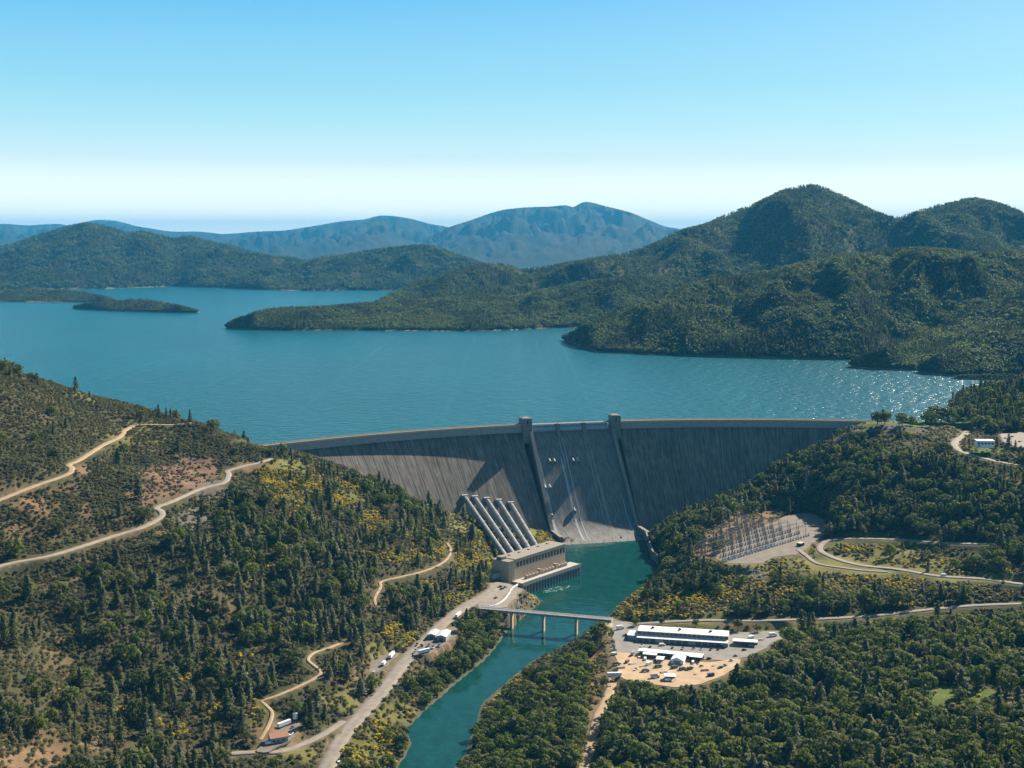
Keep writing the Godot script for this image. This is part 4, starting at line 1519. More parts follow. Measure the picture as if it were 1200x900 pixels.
func scatter() -> void:
	for k in ["pine", "grey_pine", "oak", "riverside_tree", "shrub", "broom"]: placed[k] = []
	rng.seed = 5
	for pass_ in 2:
		var cell: float = [8.6, 3.2][pass_]
		var d := 600.0
		while d < 2120.0:
			var x := -d * 0.46 - 40.0
			while x < d * 0.46 + 40.0:
				var px := x + rng.randf() * cell
				var pz := -(d + rng.randf() * cell)
				var pick := rng.randf()
				var a := rng.randf()
				var b := rng.randf()
				x += cell
				var m := mark_at(px, pz)
				if m == 1 or m == 2: continue
				var h := ground(px, pz)
				if h < 0.7: continue
				var away := Vector2(px, pz).distance_to(DAM_C)
				if away > DAM_R - 9.0 - 0.95 * maxf(0.0, 127.2 - h):
					if px > -345.0 and px < 505.0: continue
				if -pz > 1850.0 and h < LAKE + 1.0: continue
				var ph := Vector3(px, 0, pz) - PH
				if ph.dot(pu) > -22.0 and ph.dot(pu) < 122.0 and ph.dot(pn) > -27.0 and ph.dot(pn) < 20.0: continue
				var q := proj(Vector3(px, h, pz))
				if q.x < -120.0 or q.x > 1320.0 or q.y > 1010.0: continue
				# nothing but low growth between the penstocks
				var pipes := q.x > 542.0 and q.x < 642.0 and q.y > 590.0 and q.y < 652.0 and q.x - 545.0 > (q.y - 585.0) * 0.72
				var near_dam := px > -345.0 and px < 505.0 and away > DAM_R - 20.0 - 0.95 * maxf(0.0, 127.2 - h)
				var dn := density(q, h)
				var e := n3.get_noise_2d(px, pz)
				var f := n2.get_noise_2d(px * 0.7 + 300.0, pz * 0.7)
				var pt := patch(q.x + f * 12.0, q.y + e * 7.0)
				var kind: String = pt[0]
				var s: float = pt[1]
				var tree := 1.0 + clampf(e * 1.5, -0.6, 0.7)
				var low := 1.0 + clampf(f * 0.9, -0.5, 0.4)
				if kind in ["bare", "rock", "red"]:
					tree *= 1.0 - s * 0.92
					low *= 1.0 - s * 0.85
				elif kind == "grass":
					tree *= 1.0 - s * 0.9
					low *= 1.0 - s * 0.72
				elif kind == "lawn":
					tree *= 1.0 - s * 0.9
					low *= 1.0 - s
				elif kind == "broom":
					tree *= 1.0 - s * 0.55
					dn.broom = maxf(dn.broom, s * clampf(0.62 + f * 1.5, 0.05, 1.0))
				if hides(q, (lerpf(8.0, 20.0, a) if pass_ == 0 else 2.0) * FOCAL / -pz, pass_): continue
				if pipes or near_dam:
					if pass_ == 0: continue
				if pass_ == 0:
					var run := 0.0
					for k in ["pine", "grey_pine", "oak", "riverside_tree"]:
						run += dn[k] * tree
						if pick < run:
							var size := 9.0
							match k:
								"pine": size = lerpf(7.0, 24.0, a * a * 0.6 + a * 0.4)
								"grey_pine": size = lerpf(11.0, 20.0, a)
								"oak": size = lerpf(8.0, 17.0, a)
								"riverside_tree": size = lerpf(5.5, 12.0, a)
							if q.x < 480.0 and q.y < 560.0: size *= 0.85
							if q.x > 690.0 and q.y > 735.0: size *= 1.2
							note(k, Vector3(px, h, pz), size, size * lerpf(0.9, 1.15, b), q, lerpf(0.8, 1.2, rng.randf()))
							break
				else:
					if pick < dn.broom: note("broom", Vector3(px, h, pz), lerpf(1.4, 3.0, a), lerpf(2.8, 4.8, b), q, lerpf(0.8, 1.15, rng.randf()))
					elif pick < dn.broom + dn.shrub * low: note("shrub", Vector3(px, h, pz), lerpf(1.1, 3.4, a * a), lerpf(2.6, 6.0, b), q, lerpf(0.7, 1.3, rng.randf()) * (1.0 + 0.3 * e))
			d += cell
	# trees that stand out in the photograph: [kind, foot x, foot y, height]
	for t in [["pine", 12, 440, 11], ["pine", 23, 444, 8], ["pine", 45, 452, 8], ["pine", 88, 462, 11], ["pine", 105, 466, 9], ["pine", 168, 477, 9], ["pine", 182, 485, 8], ["pine", 195, 489, 12], ["pine", 200, 490, 13], ["pine", 207, 491, 12], ["pine", 223, 496, 17], ["pine", 291, 520, 9],
			["oak", 332, 533, 14], ["pine", 342, 547, 14], ["pine", 377, 555, 14], ["pine", 389, 557, 18], ["pine", 396, 561, 15], ["pine", 408, 566, 15], ["pine", 421, 568, 16], ["pine", 433, 574, 16], ["pine", 440, 578, 17], ["pine", 455, 584, 17], ["pine", 470, 592, 16], ["pine", 476, 596, 17], ["pine", 485, 596, 16], ["pine", 495, 600, 16], ["pine", 505, 604, 15], ["pine", 520, 612, 14],
			["pine", 523, 614, 16], ["oak", 1028, 498, 21], ["oak", 1037, 498, 19], ["oak", 1057, 499, 19], ["oak", 1069, 500, 15], ["oak", 1090, 500, 21], ["oak", 1103, 500, 22], ["oak", 1112, 498, 24], ["oak", 1085, 498, 18], ["oak", 1122, 494, 25], ["oak", 1132, 490, 24], ["oak", 1096, 497, 24], ["pine", 1168, 526, 15], ["pine", 1182, 526, 18], ["pine", 1190, 528, 10],
			["pine", 930, 590, 16], ["pine", 938, 745, 26], ["pine", 948, 748, 24], ["pine", 942, 742, 22], ["pine", 952, 742, 20], ["oak", 815, 735, 8], ["oak", 865, 740, 11], ["oak", 888, 742, 8], ["oak", 745, 734, 9], ["oak", 775, 733, 8], ["pine", 1098, 724, 17], ["pine", 815, 690, 20], ["pine", 770, 705, 18], ["pine", 832, 605, 20], ["pine", 845, 602, 18], ["oak", 875, 603, 10], ["oak", 930, 600, 12]]:
		var w := on_ground(t[1], t[2])
		note(t[0], w, t[3], t[3] * (0.95 if t[0] == "oak" else 1.0), Vector2(t[1], t[2]), 0.85 if t[0] == "oak" else 1.0)

var LANDMARKS := [[20, 450, "on the ridge above the orange dirt road"], [120, 530, "beside the bend of the orange dirt road"], [20, 590, "below the orange dirt road"], [215, 495, "at the end of the orange dirt road"], [60, 655, "beside the straight stretch of the hill road"], [190, 605, "at the double bend of the hill road"], [230, 560, "beside the grey rock cut"], [310, 545, "by the dam's wooded abutment"], [340, 575, "on the broom slope under the abutment"], [430, 590, "along the foot of the dam's sunlit face"], [530, 610, "beside the top of the penstocks"], [565, 650, "on the broom bank behind the powerhouse"], [500, 665, "along the tan track towards the penstocks"], [440, 700, "at the lower end of the tan track"], [470, 745, "on the broom slope above the trailer lot"], [400, 740, "on the pine slope above the white box truck"], [370, 785, "at the hairpin of the track above the house"], [320, 850, "around the orange-roofed house"], [260, 800, "on the pine slope behind the orange-roofed house"], [120, 780, "on the scrubby lower hillside"], [60, 870, "around the bare earth at the hill's foot"], [200, 870, "in the pine belt at the hill's foot"], [200, 720, "on the middle of the scrubby hillside"], [80, 710, "below the straight stretch of the hill road"], [300, 660, "on the pine slope below the rock cut"], [420, 860, "on the broom bank at the road fork"], [350, 885, "beside the paved side road"], [500, 800, "on the bank between trailer lot and river"], [570, 740, "under the powerhouse end of the bridge"], [690, 745, "under the workshop end of the bridge"], [640, 790, "in the thicket along the river bend"], [590, 870, "in the thicket where the river narrows"], [680, 850, "along the dusty track"], [760, 700, "on the broom bank beside the green pool"], [850, 700, "on the bank under the switchyard terrace"], [960, 695, "between loop road and valley road"], [1100, 700, "below the straight end of the loop road"], [1030, 650, "on the grassy bank inside the loop road"], [800, 610, "between switchyard and dam face"], [930, 590, "around the tall pylon"], [1000, 540, "on the slope under the dam's wooded end"], [1100, 570, "on the slope below the curving crest road"], [1170, 620, "on the slope above the loop road"], [1160, 540, "below the visitor building"], [1070, 497, "on the lawn at the end of the crest"], [1160, 480, "on the wooded knoll behind the visitor building"], [830, 735, "behind the long workshop"], [900, 790, "at the wood's edge beside the dirt yard"], [760, 830, "in the wood between dirt yard and dusty track"], [1000, 760, "in the wood below the valley road"], [1110, 815, "around the bright lawn clearing"], [850, 880, "deep in the wood past the dirt yard"], [1050, 870, "in the wood past the lawn clearing"], [1190, 780, "in the wood between lawn clearing and valley road"]]

func site(q: Vector2) -> String:
	var best := 1e9
	var s := ""
	for l in LANDMARKS:
		var d: float = (q.x - l[0]) ** 2 + 2.5 * (q.y - l[1]) ** 2
		if d < best:
			best = d
			s = l[2]
	return s

func frame_of(e: Array, r: RandomNumberGenerator) -> Transform3D:
	return Transform3D(Basis(Vector3.UP, r.randf() * TAU).scaled_local(Vector3(e[2], e[1], e[2])), e[0])

func build_plants() -> void:
	var words := {
		"pine": ["pine_tree", "pine", "pine", "trunk", 15.0, 19.0, ["dark green", "grey-green", "narrow dark", "open-crowned", "olive-green"]],
		"grey_pine": ["grey_pine", "pine", "pine", "trunk", 15.0, 18.0, ["pale grey open", "pale grey narrow", "pale grey broad"]],
		"oak": ["broadleaf_tree", "broadleaf tree", "tree", "trunk", 12.0, 15.0, ["green", "dark green spreading", "light green", "broad grey-green", "pale olive", "fresh green", "deep green spreading", "brownish green", "yellow-green"]],
		"riverside_tree": ["riverside_tree", "bushy tree", "tree", "trunk", 8.5, 10.5, ["bright green", "spreading bright green", "pale green"]],
		"shrub": ["chaparral_shrub", "shrub", "shrub", "stems", 2.2, 2.9, ["olive", "dark olive", "pale olive", "brownish"]],
		"broom": ["broom_bush", "flowering broom bush", "bush", "stems", 2.2, 2.7, ["yellow", "half-yellow", "golden"]],
	}
	var r := RandomNumberGenerator.new()
	r.seed = 8
	for kind in words:
		var all: Array = placed[kind]
		# the 300 that show largest become things of their own
		all.sort_custom(func(a, b): return score(a) > score(b))
		var w: Array = words[kind]
		var models: Array = kinds[kind]
		var many := mini(300, all.size())
		for k in many:
			var e: Array = all[k]
			var m: Dictionary = models[(k * 7 + k / 5) % models.size()]
			var size_word: String = ["small", "medium-sized", "tall"][0 if e[1] < w[4] else 1 if e[1] < w[5] else 2]
			var form: String = w[6][(k * 7 + k / 5) % models.size() % w[6].size()]
			var o := thing(w[0], "%s %s %s %s" % [size_word, form, w[1], site(e[3])], w[2], Vector3.ZERO, 0.0, "broom bushes" if kind == "broom" else "%ss" % w[0].replace("_", " "))
			o.transform = frame_of(e, r)
			put(o, w[3], m.trunk, M.leaf)
			put(o, "foliage" if kind in ["shrub", "broom"] else "crown", m.crown, M.leaf)
		var group := Node3D.new()
		group.name = numbered({"pine": "pine_forest", "grey_pine": "grey_pine_forest", "oak": "broadleaf_forest", "riverside_tree": "riverside_thicket", "shrub": "chaparral", "broom": "broom_thicket"}[kind])
		add_child(group)
		tag(group, {"pine": "dark pines covering the valley sides", "grey_pine": "grey-green pines scattered through the woods", "oak": "broadleaf trees covering the valley sides", "riverside_tree": "green thicket of trees along the river", "shrub": "low olive scrub covering the hillsides", "broom": "yellow flowering broom in patches on the banks"}[kind], {"shrub": "scrub", "broom": "broom"}.get(kind, "forest"), "", "stuff")
		for v in models.size():
			var mine := []
			for k in range(many, all.size()):
				if (k * 7 + k / 5) % models.size() == v: mine.append(all[k])
			copies(group, "foliage", models[v].whole, mine, r)

func score(e: Array) -> float:
	var q: Vector2 = e[3]
	var seen: float = e[1] * e[2] / (e[0].z * e[0].z)
	return seen if q.x > 4.0 and q.x < 1196.0 and q.y > 240.0 and q.y < 900.0 else -1.0

func copies(parent: Node, called: String, mesh: Mesh, list: Array, r: RandomNumberGenerator) -> void:
	if list.is_empty(): return
	var mm := MultiMesh.new()
	mm.transform_format = MultiMesh.TRANSFORM_3D
	mm.use_colors = true
	mm.mesh = mesh
	mm.instance_count = list.size()
	for k in list.size():
		var e: Array = list[k]
		mm.set_instance_transform(k, frame_of(e, r))
		var t: float = e[4]
		mm.set_instance_color(k, Color(t * r.randf_range(0.92, 1.1), t, t * r.randf_range(0.9, 1.05)))
	var o := MultiMeshInstance3D.new()
	o.name = called
	o.multimesh = mm
	o.material_override = M.leaf
	parent.add_child(o, true)

# ------------------------------------------------------------------ hills round the lake
func along(pts: Array, x: float) -> float:
	if x <= pts[0][0]: return pts[0][1]
	for k in pts.size() - 1:
		if x <= pts[k + 1][0]:
			var a: float = pts[maxi(k - 1, 0)][1]
			var d: float = pts[mini(k + 2, pts.size() - 1)][1]
			return cubic_interpolate(pts[k][1], pts[k + 1][1], a, d, (x - pts[k][0]) / (pts[k + 1][0] - pts[k][0]))
	return pts[-1][1]

func hill_range(label: String, sky: Array, shore: Array, ridge: float, base: float, rough: float, scale: float, trees: int, tall: float, soil: Color, pines := 0.5, seed_ := 1, cell := 14.0) -> void:
	# sky: the skyline [pixel x, y]; shore: the waterline [pixel x, y], or none where it is hidden: then «base» is its distance
	var x0: float = sky[0][0]
	var x1: float = sky[-1][0]
	var cols := int((x1 - x0) / FOCAL * ridge / cell) + 2
	var rows := 60 if ridge < 12000.0 else 130
	var back := 10
	var hs := FastNoiseLite.new()
	hs.seed = seed_
	hs.noise_type = FastNoiseLite.TYPE_SIMPLEX_SMOOTH
	hs.fractal_type = FastNoiseLite.FRACTAL_RIDGED
	hs.fractal_octaves = 5 if ridge < 12000.0 else 6
	hs.fractal_gain = 0.45 if ridge < 12000.0 else 0.55
	hs.frequency = 1.0 / scale
	hs.domain_warp_enabled = true
	hs.domain_warp_amplitude = scale * 0.35
	hs.domain_warp_frequency = 0.7 / scale
	var vs := PackedVector3Array()
	var total := rows + back
	for i in cols:
		var px := lerpf(x0, x1, float(i) / (cols - 1))
		var d := ray(px, along(sky, px))
		var flat := Vector2(d.x, d.z) / -d.z
		var near := base
		if shore.size():
			near = -at_height(px, along(shore, px), LAKE).z
		var far := ridge * (1.0 + 0.03 * n1.get_noise_2d(px * 2.0, ridge))
		var top := CAM_H + d.y / -d.z * far - tall * 0.7
		# low ground lies close to its shore
		far = near + (far - near) * clampf((top - LAKE) / 60.0, 0.06, 1.0)
		top = maxf(LAKE - 1.0, CAM_H + d.y / -d.z * far - tall * 0.7)
		for j in total:
			var dist: float
			var h: float
			if j < rows:
				var v := float(j) / (rows - 1)
				dist = lerpf(near, far, v)
				h = LAKE - 2.0 + (top - LAKE + 2.0) * (v ** 0.82)
				var e := sin(PI * clampf(v, 0, 1)) ** 0.8
				h += (hs.get_noise_2d(flat.x * dist + (0.25 if ridge < 12000.0 else 0.75) * flat.y * dist, flat.y * dist * (0.42 if ridge < 12000.0 else 0.75) - (0.0 if ridge < 12000.0 else 0.5) * flat.x * dist) - 0.12) * rough * e * clampf((top - LAKE) / 120.0, 0.12, 1.0)
				if v > 0.02: h = maxf(h, LAKE + 2.0 + v * 10.0)
				h = minf(h, CAM_H + (top - CAM_H) * dist / far - (1.0 - v) * 2.0)
			else:
				var v := float(j - rows + 1) / back
				dist = far + v * (far - near + 150.0) * 0.7
				h = lerpf(top, LAKE - 30.0, v ** 1.3)
			vs.append(Vector3(flat.x * dist, h, flat.y * dist))
	var ns := PackedVector3Array()
	var cs := PackedColorArray()
	for i in cols:
		for j in total:
			var a := vs[maxi(i - 1, 0) * total + j]
			var b := vs[mini(i + 1, cols - 1) * total + j]
			var c := vs[i * total + maxi(j - 1, 0)]
			var d := vs[i * total + mini(j + 1, total - 1)]
			var n := (b - a).cross(d - c).normalized()
			ns.append(n if n.y > 0.0 else -n)
			var p := vs[i * total + j]
			var k := n1.get_noise_2d(p.x * 0.35, p.z * 0.35) + 0.6 * n2.get_noise_2d(p.x * 0.2, p.z * 0.2)
			var col := soil * (1.0 + k * 0.45)
			if k > 0.45 and ridge < 12000.0: col = col.lerp(Color(0.12, 0.1, 0.055), minf(0.5, (k - 0.45) * 2.0))
			if p.y < LAKE + 2.6 and shore.size(): col = Color(0.26, 0.2, 0.14)
			cs.append(Color(col.r, col.g, col.b, 1.0))
	var idx := PackedInt32Array()
	for i in cols - 1:
		for j in total - 1:
			var a := i * total + j
			idx.append_array(PackedInt32Array([a, a + 1, a + total, a + total, a + 1, a + total + 1]))
	var arr := []
	arr.resize(Mesh.ARRAY_MAX)
	arr[Mesh.ARRAY_VERTEX] = vs
	arr[Mesh.ARRAY_NORMAL] = ns
	arr[Mesh.ARRAY_COLOR] = cs
	arr[Mesh.ARRAY_INDEX] = idx
	var m := ArrayMesh.new()
	m.add_surface_from_arrays(Mesh.PRIMITIVE_TRIANGLES, arr)
	structure("hill", m, M.hill_soil, label)
	if trees == 0: return
	var r := RandomNumberGenerator.new()
	r.seed = seed_ + 100
	var lists := [[], [], [], []]
	var made := 0
	var tries := 0
	while made < trees and tries < trees * 4:
		tries += 1
		var u := r.randf() * (cols - 1.001)
		var v := r.randf() * (rows + 1.0)
		# the fan is wider at the back
		var i := int(u)
		var j := int(v)
		var a := vs[i * total + j]
		var b := vs[(i + 1) * total + j]
		var c := vs[i * total + j + 1]
		var d := vs[(i + 1) * total + j + 1]
		var p := a.lerp(b, u - i).lerp(c.lerp(d, u - i), v - j)
		if p.y < LAKE + 2.0: continue
		var k := n1.get_noise_2d(p.x * 0.35, p.z * 0.35) + 0.6 * n2.get_noise_2d(p.x * 0.2, p.z * 0.2)
		if k > 0.4 and r.randf() < 0.6: continue
		made += 1
		var is_pine := r.randf() < pines + n3.get_noise_2d(p.x * 0.3, p.z * 0.3) * 1.6
		var size := tall * (r.randf_range(0.55, 1.15) if is_pine else r.randf_range(0.4, 0.85))
		lists[(0 if is_pine else 2) + made % 2].append([p - Vector3(0, 0.4, 0), size, size * (1.0 if is_pine else 1.25), Vector2.ZERO, r.randf_range(0.55, 1.35) * (1.0 + 0.4 * k)])
	var group := Node3D.new()
	group.name = numbered("distant_forest")
	add_child(group)
	tag(group, "forest covering " + label, "forest", "", "stuff")
	for q in 4: copies(group, "trees", [kinds.far_pine[0], kinds.far_pine[1], kinds.far_oak[0], kinds.far_oak[1]][q].whole, lists[q], r)

func build_hills() -> void:
	var green := Color(0.026, 0.03, 0.015)
	hill_range("the small bare point on the near shore", [[1106, 442.5], [1120, 439], [1135, 438], [1160, 437], [1200, 436], [1300, 432]], [[1106, 443.5], [1150, 445], [1200, 445], [1300, 445]], 2500, 0, 3, 60, 260, 7, Color(0.2, 0.14, 0.09), 0.5, 2, 5.0)
	hill_range("the first spur of the near wooded headland", [[1060, 437], [1085, 424], [1111, 408], [1150, 384], [1200, 369], [1300, 340]], [[1060, 436], [1090, 438], [1120, 441], [1200, 441], [1300, 441]], 2720, 0, 26, 170, 8000, 15, green, 0.5, 3, 9.0)
	hill_range("the second spur of the near wooded headland", [[975, 430], [1010, 418], [1040, 406], [1072, 394], [1130, 366], [1200, 336], [1300, 300]], [[975, 429], [1000, 431], [1069, 434], [1200, 434], [1300, 434]], 3020, 0, 32, 200, 12000, 15, green, 0.5, 4, 9.0)
	hill_range("the long near headland across the lake", [[652, 396], [680, 384], [711, 371], [755, 352], [794, 336], [830, 327], [864, 321], [900, 315], [933, 309], [967, 298], [1011, 296], [1053, 291], [1094, 289], [1142, 294], [1200, 291], [1320, 285]], [[652, 397], [690, 408], [700, 413], [760, 416], [880, 420], [985, 422], [1200, 424], [1320, 424]], 3650, 0, 90, 460, 42000, 16, green, 0.45, 5, 10.0)
	hill_range("the low tree-clad point in the middle of the lake", [[256, 383.5], [283, 371], [310, 362], [350, 359], [400, 357], [440, 353], [480, 348], [530, 346], [560, 341], [600, 346], [640, 337], [700, 327], [760, 323], [830, 327], [900, 332]], [[256, 385], [330, 387.5], [420, 387.5], [530, 388.5], [600, 387], [660, 384], [900, 384]], 4600, 0, 70, 400, 34000, 15, green, 0.4, 6, 12.0)
	hill_range("the wooded hump behind the middle point", [[440, 352], [467, 338], [503, 325], [543, 314], [583, 308], [613, 313], [650, 310], [697, 302], [760, 300], [850, 306]], [], 5600, 4700, 70, 480, 16000, 18, green, 0.6, 7, 16.0)
	hill_range("the high twin-topped mountain east of the lake", [[600, 335], [650, 316], [697, 301], [733, 295], [767, 284], [792, 271], [822, 263], [850, 251], [878, 240], [900, 231], [917, 223], [950, 216], [967, 219], [992, 231], [1019, 244], [1050, 254], [1078, 245], [1117, 236], [1139, 232], [1167, 237], [1200, 250], [1320, 290]], [], 6000, 4400, 160, 850, 56000, 18, green, 0.6, 8, 18.0)
	hill_range("a low brown tree-clad island", [[-40, 337], [0, 338.5], [17, 338], [43, 337], [73, 339], [110, 343], [133, 349], [140, 353]], [[-40, 353], [60, 354.5], [140, 354]], 6200, 0, 14, 200, 3500, 13, Color(0.12, 0.08, 0.05), 0.3, 9, 12.0)
	hill_range("the low dark island with a pale tip", [[76, 360], [110, 354], [143, 351], [173, 350], [207, 356], [233, 363], [247, 366]], [[76, 361.5], [130, 364.5], [200, 366.5], [247, 366.5]], 5200, 0, 12, 200, 3500, 13, Color(0.1, 0.08, 0.05), 0.5, 10, 10.0)
	hill_range("the forested mountain across the far water", [[-60, 300], [0, 289], [33, 279], [67, 268], [97, 262], [113, 262], [133, 266], [150, 272], [167, 271], [187, 275], [200, 278], [220, 276], [240, 281], [267, 286], [293, 293], [317, 299], [350, 303], [400, 320]], [[-60, 341], [0, 340], [123, 338.5], [150, 337.5], [200, 336], [233, 337], [400, 338]], 9200, 0, 140, 900, 24000, 25, green, 0.55, 11, 26.0)
	hill_range("the rolling far shore with wooded knolls", [[235, 336], [290, 331], [307, 327], [333, 316], [367, 303], [400, 299], [433, 293], [467, 288], [497, 287], [523, 293], [557, 306], [600, 318], [660, 330]], [[235, 337], [307, 339.5], [350, 341], [400, 340.5], [450, 340.5], [660, 340.5]], 8300, 0, 110, 700, 16000, 25, green, 0.55, 12, 24.0)
	hill_range("a far blue ridge behind the island shore", [[-80, 268], [0, 262.5], [33, 264], [60, 262.5], [77, 264], [120, 275], [160, 290]], [], 50000, 15000, 600, 3000, 0, 0, green, 0, 13, 130.0)
	hill_range("the farthest pale blue ridge", [[40, 275], [103, 259.5], [133, 258.5], [160, 265], [200, 271], [240, 272], [300, 280]], [], 52000, 16000, 650, 3000, 0, 0, green, 0, 14, 140.0)
	hill_range("a long blue mountain ridge far behind the lake", [[190, 290], [233, 276], [267, 274], [300, 271.5], [333, 270], [367, 265], [400, 259.5], [427, 257], [447, 252.5], [477, 255.5], [503, 262], [523, 266], [570, 276], [640, 290]], [], 48000, 14500, 720, 3000, 0, 0, green, 0, 15, 120.0)
	hill_range("the highest blue mountain far behind the lake", [[440, 300], [480, 287], [523, 268], [550, 258.5], [583, 247.5], [610, 243.5], [644, 242], [664, 240.5], [671, 242.5], [686, 236.5], [711, 242], [739, 249], [761, 258], [780, 265.5], [800, 270], [860, 290]], [], 44000, 14000, 800, 2800, 0, 0, green, 0, 16, 100.0)

# ------------------------------------------------------------------ roads and yards
var yards := []
var terrace: PackedVector2Array
var terrace_all: PackedVector2Array
func yard(called: String, label: String, pix: Array, h: float, material: Material, margin := 12.0, lift := 0.3) -> PackedVector2Array:
	var p := rounded(polygon_at(pix, h))
	stamp_polygon(p, h, margin, 1)
	yards.append([called, label, p, h + lift, material])
	return p

func lay_everything() -> void:
	terrace_all = polygon_at([[812, 650], [838, 628], [872, 605], [905, 597], [950, 598], [972, 610], [962, 640], [935, 655], [880, 663], [842, 662]], 43.9)
	stamp_polygon(terrace_all, 43.9, 10.0, 3)
	yard("roadside_lot", "gravel lot of parked trailers beside the river road", [[482, 768], [497, 752], [515, 738], [534, 735], [537, 741], [520, 757], [502, 768]], 17.0, M.gravel, 6.0)
	yard("roadside_lot", "narrow gravel lot of white trucks under the broom slope", [[430, 786], [442, 771], [460, 763], [468, 766], [454, 779], [440, 790]], 16.0, M.gravel, 6.0)
	yard("house_yard", "pale gravel yard round the orange-roofed house", [[296, 880], [318, 868], [336, 848], [352, 846], [350, 858], [335, 872], [312, 882]], 19.0, M.gravel, 6.0)
	# then the roads, then the large yards
	lay_road("hill_road", "pale road winding along the wooded hillside", [[-60, 690], [0, 671], [60, 652], [130, 632], [165, 620], [188, 608], [189, 601], [183, 594], [200, 589], [235, 575], [262, 567], [268, 558], [266, 553], [285, 547], [305, 542], [318, 538]], 6.5, M.hill_road)
	lay_road("dirt_road", "orange dirt road high on the hillside", [[-60, 612], [0, 581], [40, 569], [78, 556], [84, 550], [80, 544], [92, 539], [120, 527], [140, 513], [148, 502], [165, 499], [200, 498], [224, 497]], 6.5, M.dirt)
	lay_road("river_road", "broad brown road beside the river", [[372, 925], [386, 893], [402, 862], [424, 838], [450, 808], [476, 776], [503, 746], [528, 723], [550, 707], [568, 697], [580, 689]], 13.0, M.asphalt)
	lay_road("side_road", "paved side road branching to the house", [[270, 886], [300, 883], [330, 881], [352, 875], [378, 862], [402, 846]], 6.0, M.asphalt, 0.7)
	lay_road("trail", "tan track climbing from the house through the pines", [[305, 868], [314, 852], [319, 838], [311, 827], [306, 822], [322, 817], [345, 808], [368, 799], [376, 790], [369, 781], [361, 772], [368, 764], [385, 760], [405, 752]], 2.9, M.dirt)
	lay_road("trail", "tan track among the pines towards the penstocks", [[441, 712], [439, 700], [446, 688], [447, 679], [470, 674], [498, 670], [520, 661], [528, 650], [524, 638]], 2.9, M.dirt)
	lay_road("valley_road", "grey road along the foot of the eastern slope", [[716, 727], [745, 724], [790, 725], [830, 727], [870, 729], [910, 730], [960, 727], [1020, 723], [1080, 718], [1140, 713], [1220, 708]], 6.5, M.asphalt)
	lay_road("loop_road", "pale road looping round a grassy bank", [[1260, 690], [1200, 685], [1150, 681], [1100, 676], [1050, 670], [1010, 664], [980, 656], [961, 646], [966, 638], [985, 633], [1015, 631], [1060, 636], [1110, 640], [1165, 638]], 7.0, M.asphalt)
	lay_road("loop_road", "narrow pale road round the end of the switchyard", [[935, 645], [944, 652], [958, 660], [985, 667], [1015, 670], [1040, 671]], 5.0, M.asphalt, 0.7)
	lay_road("crest_approach", "wide road curving down from the dam's crest", [[1015, 494.5], [1060, 495], [1105, 496], [1132, 500], [1130, 508], [1120, 517], [1119, 523], [1130, 531], [1150, 538], [1175, 543], [1225, 550]], 9.0, M.hill_road)
	lay_road("dirt_track", "dusty track between the thicket and the wood", [[713, 732], [716, 755], [719, 785], [714, 812], [702, 838], [694, 868], [682, 905], [672, 940]], 8.0, M.dirt)
	yard("plaza", "grey paved forecourt of the powerhouse", [[556, 706], [570, 692], [578, 682], [596, 684], [612, 692], [603, 701], [592, 712], [566, 715]], 18.0, M.asphalt, 9.0)
	yard("yard", "grey paved yard round the long white-roofed sheds", [[716, 728], [735, 729], [745, 734], [860, 742], [914, 739], [918, 747], [900, 757], [880, 769], [860, 775], [740, 768], [722, 770]], 16.0, M.yard_paving, 10.0)
	yard("dirt_yard", "tan dirt yard in front of the white-roofed sheds", [[722, 764], [740, 766], [830, 776], [868, 772], [862, 782], [842, 795], [822, 802], [790, 806], [735, 798], [722, 790]], 16.0, M.yard_dirt, 8.0, 0.36)
	terrace = yard("terrace", "brown gravel terrace of the switchyard", [[838, 655], [850, 641], [872, 633], [880, 622], [908, 612], [922, 603], [950, 601], [968, 612], [966, 626], [950, 640], [932, 650], [905, 653], [893, 661], [856, 661]], 44.0, M.gravel, 9.0)
	yard("car_park", "pale car park beside the visitor building", [[1172, 509], [1215, 505], [1215, 525], [1190, 524], [1175, 517]], 134.0, M.asphalt, 8.0)

func build_sites() -> void:
	for y in yards: structure(y[0], sheet(y[2], y[3]), y[4], y[1])
	build_sheds()
	build_roadside()
	build_switchyard()
	build_rocks()
	build_plain()

func build_plain() -> void:
	# the flat country behind the camera, out to the horizon
	var st := flat_tool()
	quad(st, Vector3(-39000, -14, -556), Vector3(39000, -14, -556), Vector3(39000, -14, 39000), Vector3(-39000, -14, 39000))
	structure("plain", done(st), plain(lin(0.07, 0.075, 0.035), 0.95), "low country downstream of the dam")

# ------------------------------------------------------------------ vehicles and small things
var proto := {}
func wheel_mesh(r: float, w: float) -> ArrayMesh:
	var st := flat_tool()
	smooth_tube(st, Vector3(0, 0, -w / 2), Vector3(0, 0, w / 2), r, 10)
	return done(st)

func profile_mesh(outline: Array, w: float) -> ArrayMesh:
	# side outline [x, y] drawn out to a width, with the upper edges drawn in a little
	var st := flat_tool()
	var n := outline.size()
	var pv := PackedVector2Array()
	for p in outline: pv.append(Vector2(p[0], p[1]))
	var top := 0.0
	for p in outline: top = maxf(top, p[1])
	var at := func(k: int, s: float) -> Vector3:
		var p: Array = outline[k % n]
		return Vector3(p[0], p[1], s * w * 0.5 * (1.0 - 0.12 * clampf((p[1] - 0.9) / maxf(top, 0.1), 0, 1)))
	for k in n: quad(st, at.call(k, -1.0), at.call(k + 1, -1.0), at.call(k + 1, 1.0), at.call(k, 1.0))
	for s in [-1.0, 1.0]:
		for k in Geometry2D.triangulate_polygon(pv): st.add_vertex(at.call(k, s))
	return done(st)

